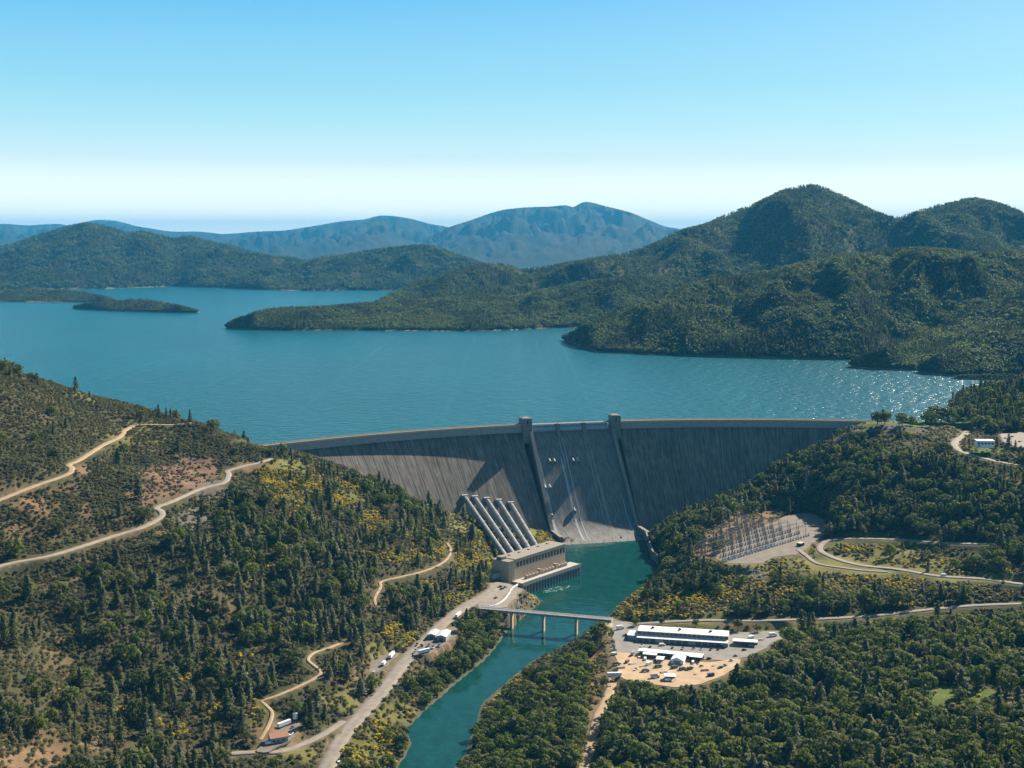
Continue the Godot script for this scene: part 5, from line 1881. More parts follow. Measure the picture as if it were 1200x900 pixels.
func vehicle(kind: String, label: String, at: Vector3, turn: float, paint: Material, group := "") -> Node3D:
	var cat: String = {"car": "car", "pickup": "pickup truck", "van": "van", "box_truck": "truck", "trailer": "trailer", "flatbed": "trailer"}[kind]
	var o := thing({"car": "parked_car", "pickup": "pickup_truck", "van": "parked_van", "box_truck": "box_truck", "trailer": "box_trailer", "flatbed": "flatbed_trailer"}[kind], label, cat, at, turn, group)
	var shapes := {
		"car": [[[-2.3, 0.35], [-2.35, 0.8], [-1.6, 0.95], [1.0, 0.95], [2.15, 0.8], [2.25, 0.35]], [[-1.75, 0.95], [-1.2, 1.48], [0.35, 1.48], [1.0, 0.95]], 1.8, 0.33, [-1.4, 1.4]],
		"pickup": [[[-2.8, 0.5], [-2.8, 1.1], [-0.3, 1.1], [1.3, 1.1], [2.65, 1.0], [2.75, 0.5]], [[-0.45, 1.1], [-0.4, 1.85], [0.75, 1.85], [1.35, 1.1]], 2.0, 0.4, [-1.75, 1.75]],
		"van": [[[-2.8, 0.45], [-2.8, 2.2], [1.6, 2.25], [2.2, 1.35], [2.9, 1.1], [2.95, 0.45]], [[1.45, 1.35], [1.55, 2.1], [1.72, 2.1], [2.3, 1.35]], 2.1, 0.38, [-1.8, 1.9]],
		"box_truck": [[[-4.4, 1.0], [-4.4, 3.6], [1.8, 3.6], [1.8, 1.0]], [[1.95, 0.6], [1.95, 2.5], [3.2, 2.5], [3.75, 1.5], [3.8, 0.6]], 2.5, 0.5, [-2.8, 2.8]],
		"trailer": [[[-6.2, 1.1], [-6.2, 3.9], [6.2, 3.9], [6.2, 1.1]], [[-5.6, 0.75], [-5.6, 1.1], [5.6, 1.1], [5.6, 0.75]], 2.6, 0.5, [-4.6, -3.4, 4.4]],
		"flatbed": [[[-4.5, 0.9], [-4.5, 1.25], [4.5, 1.25], [4.5, 0.9]], [[-2.6, 1.25], [-2.4, 2.5], [1.6, 2.7], [3.6, 1.9], [3.8, 1.25]], 2.4, 0.45, [-3.0, -2.0, 2.6]],
	}
	var s: Array = shapes[kind]
	if not proto.has(kind):
		proto[kind] = [profile_mesh(s[0], s[2]), profile_mesh(s[1], s[2] * (1.02 if kind == "van" else 0.9)), wheel_mesh(s[3], 0.25)]
	put(o, "body", proto[kind][0], paint)
	put(o, {"car": "windows", "pickup": "cab", "van": "windscreen", "box_truck": "cab", "trailer": "chassis", "flatbed": "load"}[kind], proto[kind][1], M.glass if kind in ["car", "pickup", "van"] else M.white_paint if kind == "box_truck" else M.dark_steel)
	for x in s[4]:
		for z in [-1, 1]: put(o, "wheel", proto[kind][2], M.tyre, Vector3(x, s[3], z * (s[2] * 0.5 - 0.12)))
	return o

func frame_between(a: Vector3, b: Vector3) -> Array:
	# [turn, length] of the line from a to b
	return [atan2(-(b - a).z, (b - a).x), Vector2((b - a).x, (b - a).z).length()]

func gable(w: float, d: float, eave: float, ridge: float, over := 0.5) -> ArrayMesh:
	# a roof with its ridge along x, as a slab 0.25 m thick
	var st := flat_tool()
	var x := w / 2 + over
	var z := d / 2 + over
	for k in [[z, -z], [-z, z]]:
		var e := Vector3(-x, eave, k[0])
		var f := Vector3(x, eave, k[0])
		var r0 := Vector3(-x, ridge, 0)
		var r1 := Vector3(x, ridge, 0)
		var t := Vector3(0, 0.25, 0)
		quad(st, e + t, f + t, r1 + t, r0 + t)
		quad(st, e, f, r1, r0)
		quad(st, e, f, f + t, e + t)
		for q in [[e, r0], [f, r1]]: quad(st, q[0], q[1], q[1] + t, q[0] + t)
	return done(st)

func walls(w: float, d: float, h: float, ridge: float) -> ArrayMesh:
	var st := flat_tool()
	box(st, Vector3(0, -0.5, 0), Vector3(w, h + 0.5, d))
	for x in [-w / 2, w / 2]:
		for p in [Vector3(x, h, -d / 2), Vector3(x, h, d / 2), Vector3(x, ridge, 0)]: st.add_vertex(p)
	return done(st)

func build_sheds() -> void:
	var h := 16.3
	# long shop with a lower front
	var a := at_height(746, 752, h)
	var b := at_height(853, 759, h)
	var f := frame_between(a, b)
	var L: float = f[1]
	var o := thing("workshop", "long white-roofed workshop with a lower front roof and dark doors", "building", a, f[0])
	put(o, "front_wall", box_mesh(Vector3(L, 4.4, 7.0), Vector3(L / 2, -0.3, -4.2)), M.wall_grey)
	var n := 14
	for k in n:
		var d := put(o, "door", box_mesh(Vector3(L / n - 1.4, 3.6, 0.3), Vector3((k + 0.5) * L / n, 0, -0.7)), M.dark_steel if k % 5 != 3 else M.wall_cream)
		put(d, "panel_rail", box_mesh(Vector3(L / n - 1.4, 0.15, 0.1), Vector3((k + 0.5) * L / n, 1.8, -0.5)), M.steel)
	for k in 4:
		var st := flat_tool()
		var x0 := L * k / 4.0 + 0.04
		var x1 := L * (k + 1) / 4.0 - 0.04
		quad(st, Vector3(x0, 4.35, 0.6), Vector3(x1, 4.35, 0.6), Vector3(x1, 5.2, -8.0), Vector3(x0, 5.2, -8.0))
		quad(st, Vector3(x0, 4.1, 0.6), Vector3(x1, 4.1, 0.6), Vector3(x1, 4.35, 0.6), Vector3(x0, 4.35, 0.6))
		quad(st, Vector3(x0, 4.1, 0.6), Vector3(x1, 4.1, 0.6), Vector3(x1, 5.0, -8.0), Vector3(x0, 5.0, -8.0))
		put(o, "front_roof", done(st), M.white_roof)
	put(o, "hall", box_mesh(Vector3(L, 8.6, 17.0), Vector3(L / 2, -0.3, -16.5)), M.wall_cream)
	for k in 20:
		put(o, "window", box_mesh(Vector3(L / 20 - 0.9, 1.5, 0.2), Vector3((k + 0.5) * L / 20, 6.0, -7.95)), M.glass)
	for k in 4:
		var st := flat_tool()
		var x0 := L * k / 4.0 + 0.04
		var x1 := L * (k + 1) / 4.0 - 0.04
		quad(st, Vector3(x0, 8.5, -7.4), Vector3(x1, 8.5, -7.4), Vector3(x1, 9.5, -16.5), Vector3(x0, 9.5, -16.5))
		quad(st, Vector3(x0, 8.5, -25.6), Vector3(x1, 8.5, -25.6), Vector3(x1, 9.5, -16.5), Vector3(x0, 9.5, -16.5))
		quad(st, Vector3(x0, 8.2, -7.4), Vector3(x1, 8.2, -7.4), Vector3(x1, 8.5, -7.4), Vector3(x0, 8.5, -7.4))
		put(o, "main_roof", done(st), M.white_roof)
	for k in [0.16, 0.46, 0.8]:
		var st := flat_tool()
		for e in [-0.9, 0.9]: bar(st, Vector3(L * k + e, 9.0, -17.5), Vector3(L * k + e * 0.3, 11.2, -14.5), 0.35)
		box(st, Vector3(L * k, 9.3, -16.5), Vector3(2.6, 1.1, 1.6))
		put(o, "roof_vent", done(st), M.dark_steel)
	put(o, "wing", box_mesh(Vector3(9.0, 4.6, 15.0), Vector3(-4.6, -0.3, -12)), M.wall_grey)
	put(o, "wing_roof", box_mesh(Vector3(9.8, 0.3, 16.0), Vector3(-4.7, 4.35, -12)), M.white_roof)
	# carport at its end
	a = at_height(857, 757, h)
	o = thing("carport", "open carport with a white roof at the end of the long workshop", "carport", a, f[0])
	put(o, "roof", box_mesh(Vector3(23, 0.35, 8.5), Vector3(12.5, 4.1, -6.0)), M.white_roof)
	put(o, "back_wall", box_mesh(Vector3(23, 4.3, 0.3), Vector3(12.5, -0.3, -10.0)), M.wall_grey)
	for k in 5: put(o, "post", box_mesh(Vector3(0.3, 4.3, 0.3), Vector3(1.5 + k * 5.4, -0.3, -2.0)), M.steel)
	# open shed in front
	a = at_height(747, 768, h)
	b = at_height(823, 775.5, h)
	f = frame_between(a, b)
	L = f[1]
	o = thing("open_shed", "long low white-roofed shed with open bays facing the dirt yard", "shed", a, f[0])
	for k in 5:
		var wide := L / 5.0
		put(o, "roof_panel", box_mesh(Vector3(wide - 0.1, 0.3, 9.0 if k < 4 else 11.5), Vector3((k + 0.5) * wide, 4.0 + 0.01 * k, -5.0 if k < 4 else -4.0)), M.white_roof)
	put(o, "back_wall", box_mesh(Vector3(L, 4.2, 0.3), Vector3(L / 2, -0.3, -8.8)), M.wall_grey)
	for k in 11: put(o, "post", box_mesh(Vector3(0.3, 4.3, 0.3), Vector3(0.4 + k * (L - 0.8) / 10.0, -0.3, -1.2)), M.steel)
	for k in 3: put(o, "partition", box_mesh(Vector3(0.2, 4.2, 7.0), Vector3((k + 1) * L / 4.0, -0.3, -5.2)), M.wall_grey)
	# tent and shelters
	for q in [[795, 776, 12.0, 11.0, 3.6, 6.2, "white gable tent standing beside the open shed", "tent"], [762, 770, 12.0, 6.0, 3.2, 3.9, "small white-roofed shelter in front of the open shed", "shelter"], [774, 775, 6.0, 8.5, 3.0, 4.2, "narrow white shelter between parked trucks", "shelter"], [785, 796, 9.0, 7.0, 3.6, 4.6, "white canopy shading a truck near the edge of the wood", "canopy"]]:
		var p := at_height(q[0], q[1], h + 0.1)
		o = thing(q[7], q[6], q[7], p, f[0] + (0.25 if q[7] == "canopy" else PI / 2 if q[7] == "tent" else 0.0))
		put(o, "roof", gable(q[2], q[3], q[4], q[5]), M.white)
		if q[7] == "tent":
			put(o, "walls", walls(q[2], q[3], q[4], q[5]), M.white)
			put(o, "opening", box_mesh(Vector3(0.15, 3.2, 6.0), Vector3(-q[2] / 2 - 0.1, 0, 0)), M.wall_grey)
		else:
			put(o, "back_panel", box_mesh(Vector3(q[2], q[4], 0.2), Vector3(0, 0, -q[3] / 2)), M.wall_grey)
			for k in [[-1, -1], [1, -1], [1, 1], [-1, 1]]: put(o, "post", box_mesh(Vector3(0.25, q[4] + 0.1, 0.25), Vector3(k[0] * (q[2] / 2 - 0.2), 0, k[1] * (q[3] / 2 - 0.2))), M.steel)
	# what is parked in the yards: [kind, pixel x, y, turn, paint, label]
	var W: Material = M.white_paint
	for v in [["van", 776, 756.5, 0.1, W, "white van parked alone in front of the long workshop"], ["car", 813, 760, 0.9, M.silver_paint, "silver car parked near the red pickup"], ["pickup", 833, 761.5, 1.1, M.red_paint, "dark red pickup in front of the long workshop"], ["pickup", 842, 761, 1.1, M.black_paint, "black pickup beside the dark red pickup"], ["car", 846, 759, 1.1, M.blue_paint, "dark blue car behind the black pickup"],
			["box_truck", 742, 767, 1.2, M.silver_paint, "grey box truck at the end of the open shed"], ["pickup", 749, 770, 1.4, M.white_paint, "white pickup between grey box truck and shelter"], ["van", 756, 773, 1.35, W, "white van beside the small white-roofed shelter"], ["pickup", 768, 774, 1.4, M.black_paint, "black pickup beside the small white-roofed shelter"], ["pickup", 781, 771, 1.4, M.blue_paint, "dark blue pickup under the edge of the open shed"], ["pickup", 806, 774, 1.5, M.silver_paint, "silver pickup beside the white tent"], ["van", 812, 777, 1.4, W, "white van at the east end of the open shed"], ["car", 818, 777.5, 1.4, M.silver_paint, "silver car at the corner of the open shed"], ["car", 831, 772, 0.2, M.black_paint, "small black car east of the open shed"],
			["flatbed", 771, 782, 0.35, M.dark_steel, "dark loaded trailer on the dirt yard, nearest the track"], ["flatbed", 790, 783, 0.5, M.dark_steel, "dark loaded trailer in the middle of the dirt yard"], ["flatbed", 799, 785, 0.5, M.steel, "steel trailer with a dark load on the dirt yard"], ["flatbed", 808, 784.5, 0.6, M.dark_steel, "dark trailer at the end of the row on the dirt yard"], ["van", 783, 798, 0.4, M.white_paint, "white van under the canopy at the wood's edge"],
			["car", 862, 769, 0.35, M.silver_paint, "silver car by the wood's edge, beyond the open shed"], ["car", 857, 774.5, 0.35, W, "white car by the wood's edge, beyond the open shed"], ["pickup", 844, 783, 0.6, M.black_paint, "black pickup by the wood's edge"], ["pickup", 849, 780.5, 0.6, M.silver_paint, "silver pickup beside the black pickup at the wood's edge"], ["box_truck", 906, 745.5, 0.3, W, "white box truck at the far corner of the paved yard"],
			["pickup", 752, 757.5, 1.2, M.white_paint, "white pickup by the wing of the long workshop"], ["car", 762, 758.5, 1.2, M.black_paint, "black car parked west of the lone white van"], ["car", 788, 759.5, 1.2, M.blue_paint, "dark blue car just past the lone white van"], ["pickup", 800, 760.5, 1.1, M.silver_paint, "silver pickup in front of the workshop's middle doors"], ["car", 822, 761, 1.1, M.white_paint, "white car between silver car and red pickup"], ["box_truck", 727, 737, 0.5, M.white_paint, "white box truck at the mouth of the paved yard"], ["pickup", 733, 745, 0.4, M.black_paint, "black pickup at the mouth of the paved yard"], ["flatbed", 756, 787, 0.2, M.steel, "steel flatbed with a dark load behind the timber pile"], ["pickup", 745, 785, 0.9, M.white_paint, "white pickup on the dirt yard near the pipes"], ["car", 822, 781, 0.7, M.silver_paint, "silver car on the dirt yard near the open shed's end"], ["box_truck", 768, 794, 0.3, M.silver_paint, "grey box truck on the dirt yard beside the canopy"], ["car", 872, 762, 0.4, M.black_paint, "black car by the wood's edge below the carport"], ["pickup", 880, 757, 0.4, M.white_paint, "white pickup by the wood's edge below the carport"],
			["car", 718, 752, 0.1, M.black_paint, "black car parked along the dusty track"], ["car", 719, 757, 0.1, M.silver_paint, "silver car parked along the dusty track"], ["pickup", 719.5, 761, 0.1, M.silver_paint, "silver pickup parked along the dusty track"], ["van", 720, 767, 0.2, W, "white van parked along the dusty track"], ["flatbed", 722, 779, 0.1, M.black_paint, "black trailer with a covered load beside the dusty track"], ["pickup", 721, 786, 0.1, M.black_paint, "black pickup beside the covered trailer"], ["trailer", 720, 793, 0.1, W, "white box trailer at the end of the dusty parking row"], ["car", 717, 799, 0.2, M.red_paint, "red car behind the white box trailer"]]:
		vehicle(v[0], v[5], at_height(v[1], v[2], 16.38), v[3], v[4])

	# stacks and boxes in the dirt yard
	var r := RandomNumberGenerator.new()
	r.seed = 21
	for q in [[735, 776, 0, "rust-red steel container beside the dusty track"], [741, 778, 1, "stack of grey pipes near the rust-red container"], [752, 781, 2, "pile of pale timber in the dirt yard"], [760, 779, 0, "white steel container in front of the open shed"], [778, 788, 1, "stack of grey pipes behind the canopy"], [815, 790, 2, "pile of timber near the wood's edge"], [826, 786, 1, "stack of rusty pipes near the wood's edge"], [833, 792, 0, "dull blue steel container at the wood's edge"], [836, 780, 2, "pile of pale timber beside the black pickup"], [728, 783, 1, "stack of grey pipes at the mouth of the dirt yard"], [880, 748, 0, "white steel container beside the carport"], [891, 750, 1, "stack of grey pipes beside the carport"]]:
		var p := at_height(q[0], q[1], h + 0.08)
		var turn := r.randf_range(0.0, 1.2)
		if q[2] == 0:
			var c := thing("steel_container", q[3], "container", p, turn)
			var paint: Material = M.rust_roof if q[3].begins_with("rust") else M.blue_paint if q[3].begins_with("dull") else M.white
			put(c, "shell", box_mesh(Vector3(6.0, 2.6, 2.4)), paint)
			put(c, "door", box_mesh(Vector3(0.12, 2.3, 2.2), Vector3(3.05, 0.12, 0)), paint)
			for e in 7: put(c, "rib", box_mesh(Vector3(0.2, 2.4, 0.12), Vector3(-2.7 + e * 0.9, 0.1, 1.25)), paint)
		elif q[2] == 1:
			var c := thing("pipe_stack", q[3], "pipes", p, turn)
			for e in 6:
				st_pipe(c, Vector3(0, 0.35 + (0.6 if e > 3 else 0.0), (e % 4) * 0.72 - 1.1 + (0.36 if e > 3 else 0.0)), M.rust_roof if q[3].contains("rusty") else M.steel)
		else:
			var c := thing("timber_pile", q[3], "timber", p, turn)
			for e in 8: put(c, "beam", box_mesh(Vector3(r.randf_range(4.0, 5.0), 0.35, 0.5), Vector3(r.randf_range(-0.3, 0.3), 0.36 * (e / 4), (e % 4) * 0.56 - 0.8)), M.yard_dirt)

func st_pipe(parent: Node, at: Vector3, m: Material) -> void:
	if not proto.has("pipe"):
		var st := flat_tool()
		smooth_tube(st, Vector3(-3.5, 0, 0), Vector3(3.5, 0, 0), 0.35, 10)
		proto.pipe = done(st)
	put(parent, "pipe", proto.pipe, m, at)

func build_roadside() -> void:
	# along the road beside the river
	var along_road := frame_between(at_height(450, 808, 17), at_height(503, 746, 17))
	var t: float = along_road[0]
	for q in [[508, 746, 15.0, 7.5, 3.8, 5.0, "white gabled shed on the trailer lot, next to the road"], [520, 748, 19.0, 9.0, 4.4, 6.0, "larger white gabled shed on the trailer lot, river side"]]:
		var p := at_height(q[0], q[1], 17.3)
		var o := thing("gabled_shed", q[6], "shed", p, t)
		put(o, "walls", walls(q[2], q[3], q[4], q[5]), M.wall_grey)
		put(o, "roof", gable(q[2], q[3], q[4], q[5]), M.white_roof)
		put(o, "door", box_mesh(Vector3(0.2, 3.0, 3.4), Vector3(-q[2] / 2 - 0.1, 0, 0)), M.dark_steel)
	for q in [["trailer", 497, 765.5, t - 0.7, M.white_paint, "long white trailer at the lower end of the trailer lot"], ["trailer", 537, 724.5, t - 0.1, M.white_paint, "long white trailer parked where the river road narrows"], ["pickup", 487, 763, t, M.silver_paint, "silver pickup at the lower corner of the trailer lot"], ["pickup", 494, 757, t + 0.6, M.black_paint, "black pickup on the trailer lot, next to the road"], ["flatbed", 503, 757, t, M.silver_paint, "silver flatbed with a dark load on the trailer lot"], ["flatbed", 508, 759, t, M.white_paint, "white flatbed with a dark load on the trailer lot"], ["flatbed", 515, 757, t, M.steel, "steel flatbed on the river side of the trailer lot"], ["car", 489, 755, t, M.blue_paint, "dark blue car at the roadside edge of the trailer lot"], ["van", 511, 739, t, M.silver_paint, "silver van above the gabled sheds"],
			["box_truck", 450, 779, t, M.white_paint, "white box truck on the narrow lot under the broom slope"], ["trailer", 459, 770, t, M.white_paint, "white box trailer on the narrow lot under the broom slope"], ["van", 438, 789, t + 0.2, M.silver_paint, "silver van below the white box truck"], ["car", 448, 789, t, M.black_paint, "black car on the road beside the white box truck"], ["car", 436, 800, t, M.white_paint, "white car at the roadside below the narrow lot"], ["pickup", 397, 893, t + 0.3, M.white_paint, "white pickup at the fork of the river road"],
			["car", 588, 690.5, 0.5, M.black_paint, "black car on the powerhouse forecourt"], ["car", 592, 688.5, 0.5, M.silver_paint, "silver car on the powerhouse forecourt"], ["pickup", 586, 688, 0.5, M.blue_paint, "dark blue pickup on the powerhouse forecourt"], ["car", 581, 701, 0.9, M.black_paint, "black car near the bridge end of the forecourt"]]:
		var hh := 17.4 if q[1] > 480 and q[1] < 540 and q[2] > 730 else 16.4 if q[1] < 470 and q[1] > 437 and q[2] < 795 else 18.4
		var p := at_height(q[1], q[2], hh)
		if q[2] > 796.0 or q[5].begins_with("long white trailer parked") or q[5].begins_with("black car on the road"):
			p = on_ground(q[1], q[2]) + Vector3(0, 0.4, 0)
		vehicle(q[0], q[5], p, q[3], q[4])
	# house with an orange roof
	var c := at_height(326, 868, 19.3)
	var o := thing("house", "small house with an orange-brown gable roof on the pale gravel yard", "house", c, 0.45)
	put(o, "walls", walls(13, 8.5, 4.0, 6.6), M.wall_grey)
	put(o, "roof", gable(13, 8.5, 4.0, 6.6, 0.8), M.rust_roof)
	put(o, "door", box_mesh(Vector3(1.1, 2.2, 0.2), Vector3(-1, 0, 4.3)), M.dark_steel)
	for x in [-4.5, 3.0]: put(o, "window", box_mesh(Vector3(1.6, 1.3, 0.2), Vector3(x, 1.2, 4.3)), M.glass)
	for q in [["van", 315, 872, 0.5, M.white_paint, "white van beside the orange-roofed house"], ["pickup", 341, 861, 1.2, M.white_paint, "white pickup behind the orange-roofed house"], ["car", 346, 858, 1.1, M.black_paint, "black car behind the orange-roofed house"], ["car", 343, 853, 1.0, M.silver_paint, "silver car above the orange-roofed house"], ["trailer", 333, 851, 0.9, M.white_paint, "white box trailer above the orange-roofed house"]]:
		vehicle(q[0], q[5], at_height(q[1], q[2], 19.35), q[3], q[4])
	# white tank on a stand up the bank
	var p := on_ground(346, 843)
	o = thing("water_tank", "small white water tank on the bank above the orange-roofed house", "tank", p)
	var st := flat_tool()
	smooth_tube(st, Vector3(0, 0, 0), Vector3(0, 4.2, 0.01), 1.9, 16)
	put(o, "shell", done(st), M.white)
	st = flat_tool()
	for k in 16:
		st.add_vertex(Vector3(0, 5.0, 0))
		st.add_vertex(Vector3(cos(TAU * k / 16) * 2.0, 4.2, sin(TAU * k / 16) * 2.0))
		st.add_vertex(Vector3(cos(TAU * (k + 1) / 16) * 2.0, 4.2, sin(TAU * (k + 1) / 16) * 2.0))
	put(o, "lid", done(st), M.white)
	# white-capped wall along the forecourt
	st = flat_tool()
	var way := []
	for q in [[607, 685], [600, 690], [596, 697], [590, 704], [582, 709], [573, 712]]: way.append(at_height(q[0], q[1], 18.4))
	way = spline(way, 3.0)
	for k in way.size() - 1:
		var d: Vector3 = (way[k + 1] - way[k]).normalized()
		var s := Vector3(-d.z, 0, d.x) * 0.35
		var up := Vector3(0, 1.1, 0)
		quad(st, way[k] - s + up, way[k] + s + up, way[k + 1] + s + up, way[k + 1] - s + up)
		quad(st, way[k] - s - up, way[k + 1] - s - up, way[k + 1] - s + up, way[k] - s + up)
		quad(st, way[k] + s - up, way[k + 1] + s - up, way[k + 1] + s + up, way[k] + s + up)
	o = put(self, "forecourt_wall", done(st), M.white)
	tag(o, "low curved white wall round the river side of the forecourt", "wall")
	# visitor building on the height beside the dam
	c = at_height(1155, 524, 134.3)
	o = thing("visitor_building", "pale flat-roofed visitor building beside the car park on the height", "building", c, -0.12)
	put(o, "walls", box_mesh(Vector3(21, 8.6, 13), Vector3(0, -1.0, -6.5)), M.white)
	put(o, "roof", box_mesh(Vector3(22.4, 0.6, 14.4), Vector3(0, 7.6, -6.5)), M.white_roof)
	for k in 5: put(o, "window", box_mesh(Vector3(2.6, 2.2, 0.2), Vector3(-8.2 + k * 4.1, 3.6, 0.08)), M.glass)
	put(o, "door", box_mesh(Vector3(2.0, 2.4, 0.2), Vector3(-8.2, 0.2, 0.1)), M.dark_steel)
	for q in [["car", 1178, 514, 0.3, M.silver_paint, "silver car in the car park of the visitor building"], ["car", 1186, 512, 0.3, M.black_paint, "black car in the car park of the visitor building"], ["car", 1195, 518, 0.3, M.red_paint, "red car in the car park of the visitor building"], ["van", 1183, 521, 0.3, M.white_paint, "white van in the car park of the visitor building"]]:
		vehicle(q[0], q[5], at_height(q[1], q[2], 134.35), q[3], q[4])
	vehicle("van", "white van driving on the pale road below the grassy bank", on_ground(1106, 676.5) + Vector3(0, 0.45, 0), -0.1, M.white_paint)

func lattice(st: SurfaceTool, a: Vector3, b: Vector3, w0: float, w1: float, n: int, t: float) -> void:
	# four legs from a to b with diagonals
	var d := (b - a).normalized()
	var s := d.cross(Vector3.UP if absf(d.y) < 0.9 else Vector3.RIGHT).normalized()
	var u := d.cross(s)
	var c := [s + u, s - u, -s - u, -s + u]
	for k in 4: bar(st, a + c[k] * w0 * 0.5, b + c[k] * w1 * 0.5, t)
	for e in n:
		var f := float(e) / n
		var g := float(e + 1) / n
		for k in 4:
			bar(st, a.lerp(b, f) + c[k] * lerpf(w0, w1, f) * 0.5, a.lerp(b, g) + c[(k + 1) % 4] * lerpf(w0, w1, g) * 0.5, t * 0.7)

var WORDS := ["first", "second", "third", "fourth", "fifth", "sixth", "seventh", "eighth", "ninth", "tenth", "eleventh", "twelfth", "thirteenth"]
func build_switchyard() -> void:
	var h := 44.3
	var a := at_height(852, 655, h)
	var b := at_height(940, 628, h)
	var f := frame_between(a, b)
	var d := (b - a).normalized()
	var s := Vector3(d.z, 0, -d.x)                    # away from the river road, up the terrace
	# meshes shared by all frames and switches
	var bay := 17.0
	var st := flat_tool()
	lattice(st, Vector3(0, -0.5, 0), Vector3(0, 13, 0), 0.7, 0.4, 6, 0.06)
	bar(st, Vector3(0, 13, 0), Vector3(0, 16.5, 0), 0.1)
	var post := done(st)
	st = flat_tool()
	lattice(st, Vector3(0, 12.4, 0), Vector3(bay, 12.4, 0), 0.6, 0.6, 9, 0.055)
	var beam := done(st)
	st = flat_tool()
	bar(st, Vector3(0, 12.0, 0), Vector3(0, 10.2, 0), 0.14, 6)
	var string := done(st)
	st = flat_tool()
	box(st, Vector3(0, -0.2, 0), Vector3(1.4, 2.4, 1.4))
	var stand := done(st)
	st = flat_tool()
	bar(st, Vector3(0, 10.2, 0), Vector3(0, 9.5, -6.75), 0.05)
	bar(st, Vector3(0, 9.5, -6.75), Vector3(0, 10.2, -13.5), 0.05)
	var wire := done(st)
	st = flat_tool()
	bar(st, Vector3(0, 2.2, 0), Vector3(0, 4.6, 0), 0.3, 6, 0.16)
	var insulator := done(st)
	for row in 11:
		for k in range(-3, 10):
			var p: Vector3 = a + d * (k * bay - 6.0 + row * 1.5) + s * (row * 13.5)
			p.y = h
			if not Geometry2D.is_point_in_polygon(Vector2(p.x, p.z), terrace_all) or not Geometry2D.is_point_in_polygon(Vector2(p.x + d.x * bay, p.z + d.z * bay), terrace_all): continue
			var o := thing("switchyard_gantry", "grey lattice gantry, %s along the %s switchyard row from the circuit breakers" % [WORDS[k + 3], WORDS[row]], "gantry", p, f[0], "gantries of the switchyard")
			put(o, "post", post, M.grid_steel)
			put(o, "post", post, M.grid_steel, Vector3(bay - 0.6, 0, 0))
			put(o, "beam", beam, M.grid_steel)
			for e in 3: put(o, "bus_wire", wire, M.grid_steel, Vector3(3.5 + e * 5.0, 0, 0))
			for e in 3: put(o, "insulator_string", string, M.rust_roof, Vector3(3.5 + e * 5.0, 0, 0))
			for e in 3:
				var q: Vector3 = p + d * (2.6 + e * 5.2) - s * 6.0
				var w := thing("switch", "grey switch by the %s of the %s gantry in the %s switchyard row" % [["first post", "middle", "last post"][e], WORDS[k + 3], WORDS[row]], "switchgear", q, f[0], "switches of the switchyard")
				put(w, "pedestal", stand, M.wall_grey)
				for g in [-0.5, 0.5]: put(w, "insulator", insulator, M.grid_steel if row > 0 else M.white, Vector3(g, 0, 0))
				put(w, "contact_bar", box_mesh(Vector3(2.6, 0.25, 0.25), Vector3(0, 4.5, 0)), M.white if row < 2 else M.grid_steel)
	for k in 10:
		var p: Vector3 = a + d * (k * 10.5 - 8.0) - s * 2.0
		p.y = h
		if not Geometry2D.is_point_in_polygon(Vector2(p.x, p.z), terrace_all): continue
		var o := thing("circuit_breaker", "grey circuit breaker in the row along the terrace edge", "circuit breaker", p, f[0], "circuit breakers along the terrace edge")
		put(o, "base", box_mesh(Vector3(7.0, 0.9, 2.2), Vector3(0, -0.2, 0)), M.concrete)
		for e in 3:
			st = flat_tool()
			smooth_tube(st, Vector3(-2.3 + e * 2.3, 1.9, -1.0), Vector3(-2.3 + e * 2.3, 1.9, 1.0), 0.8, 12)
			put(o, "tank", done(st), M.wall_grey)
			st = flat_tool()
			for g in [-0.7, 0.7]: bar(st, Vector3(-2.3 + e * 2.3, 2.4, g * 0.6), Vector3(-2.3 + e * 2.3, 5.0, g * 1.8), 0.22, 6)
			put(o, "bushing", done(st), M.grid_steel)
	# hut
	var p := at_height(938, 639.5, h)
	var o := thing("relay_hut", "small brown flat-roofed hut at the end of the switchyard", "hut", p, f[0])
	put(o, "walls", box_mesh(Vector3(8, 3.8, 5.5), Vector3(0, -0.3, 0)), M.bark)
	put(o, "roof", box_mesh(Vector3(8.8, 0.35, 6.3), Vector3(0, 3.5, 0)), M.wall_cream)
	put(o, "door", box_mesh(Vector3(1.1, 2.2, 0.15), Vector3(1, 0, 2.8)), M.grid_steel)
	# tall pylons
	for q in [[945, 586, 34.0, "tall grey lattice pylon among the trees above the switchyard"], [822, 652, 17.0, "slender lattice pylon at the river end of the switchyard"], [844, 636, 18.0, "slender lattice pylon on the bare side of the switchyard"]]:
		p = on_ground(q[0], q[1])
		o = thing("pylon", q[3], "pylon", p, 0.5)
		st = flat_tool()
		var hh: float = q[2]
		lattice(st, Vector3(0, -1, 0), Vector3(0, hh * 0.6, 0), hh * 0.16, hh * 0.06, 5, 0.3)
		lattice(st, Vector3(0, hh * 0.6, 0), Vector3(0, hh, 0), hh * 0.06, 0.4, 5, 0.24)
		put(o, "mast", done(st), M.grid_steel)
		for e in [0.66, 0.78, 0.9]:
			st = flat_tool()
			for g in [-1, 1]:
				bar(st, Vector3(0, hh * e, 0), Vector3(g * hh * 0.15, hh * e + 0.4, 0), 0.16)
				bar(st, Vector3(0, hh * (e + 0.05), 0), Vector3(g * hh * 0.15, hh * e + 0.4, 0), 0.12)
				bar(st, Vector3(g * hh * 0.15, hh * e + 0.3, 0), Vector3(g * hh * 0.15, hh * e - 1.4, 0), 0.14)
			put(o, "crossarm", done(st), M.grid_steel)

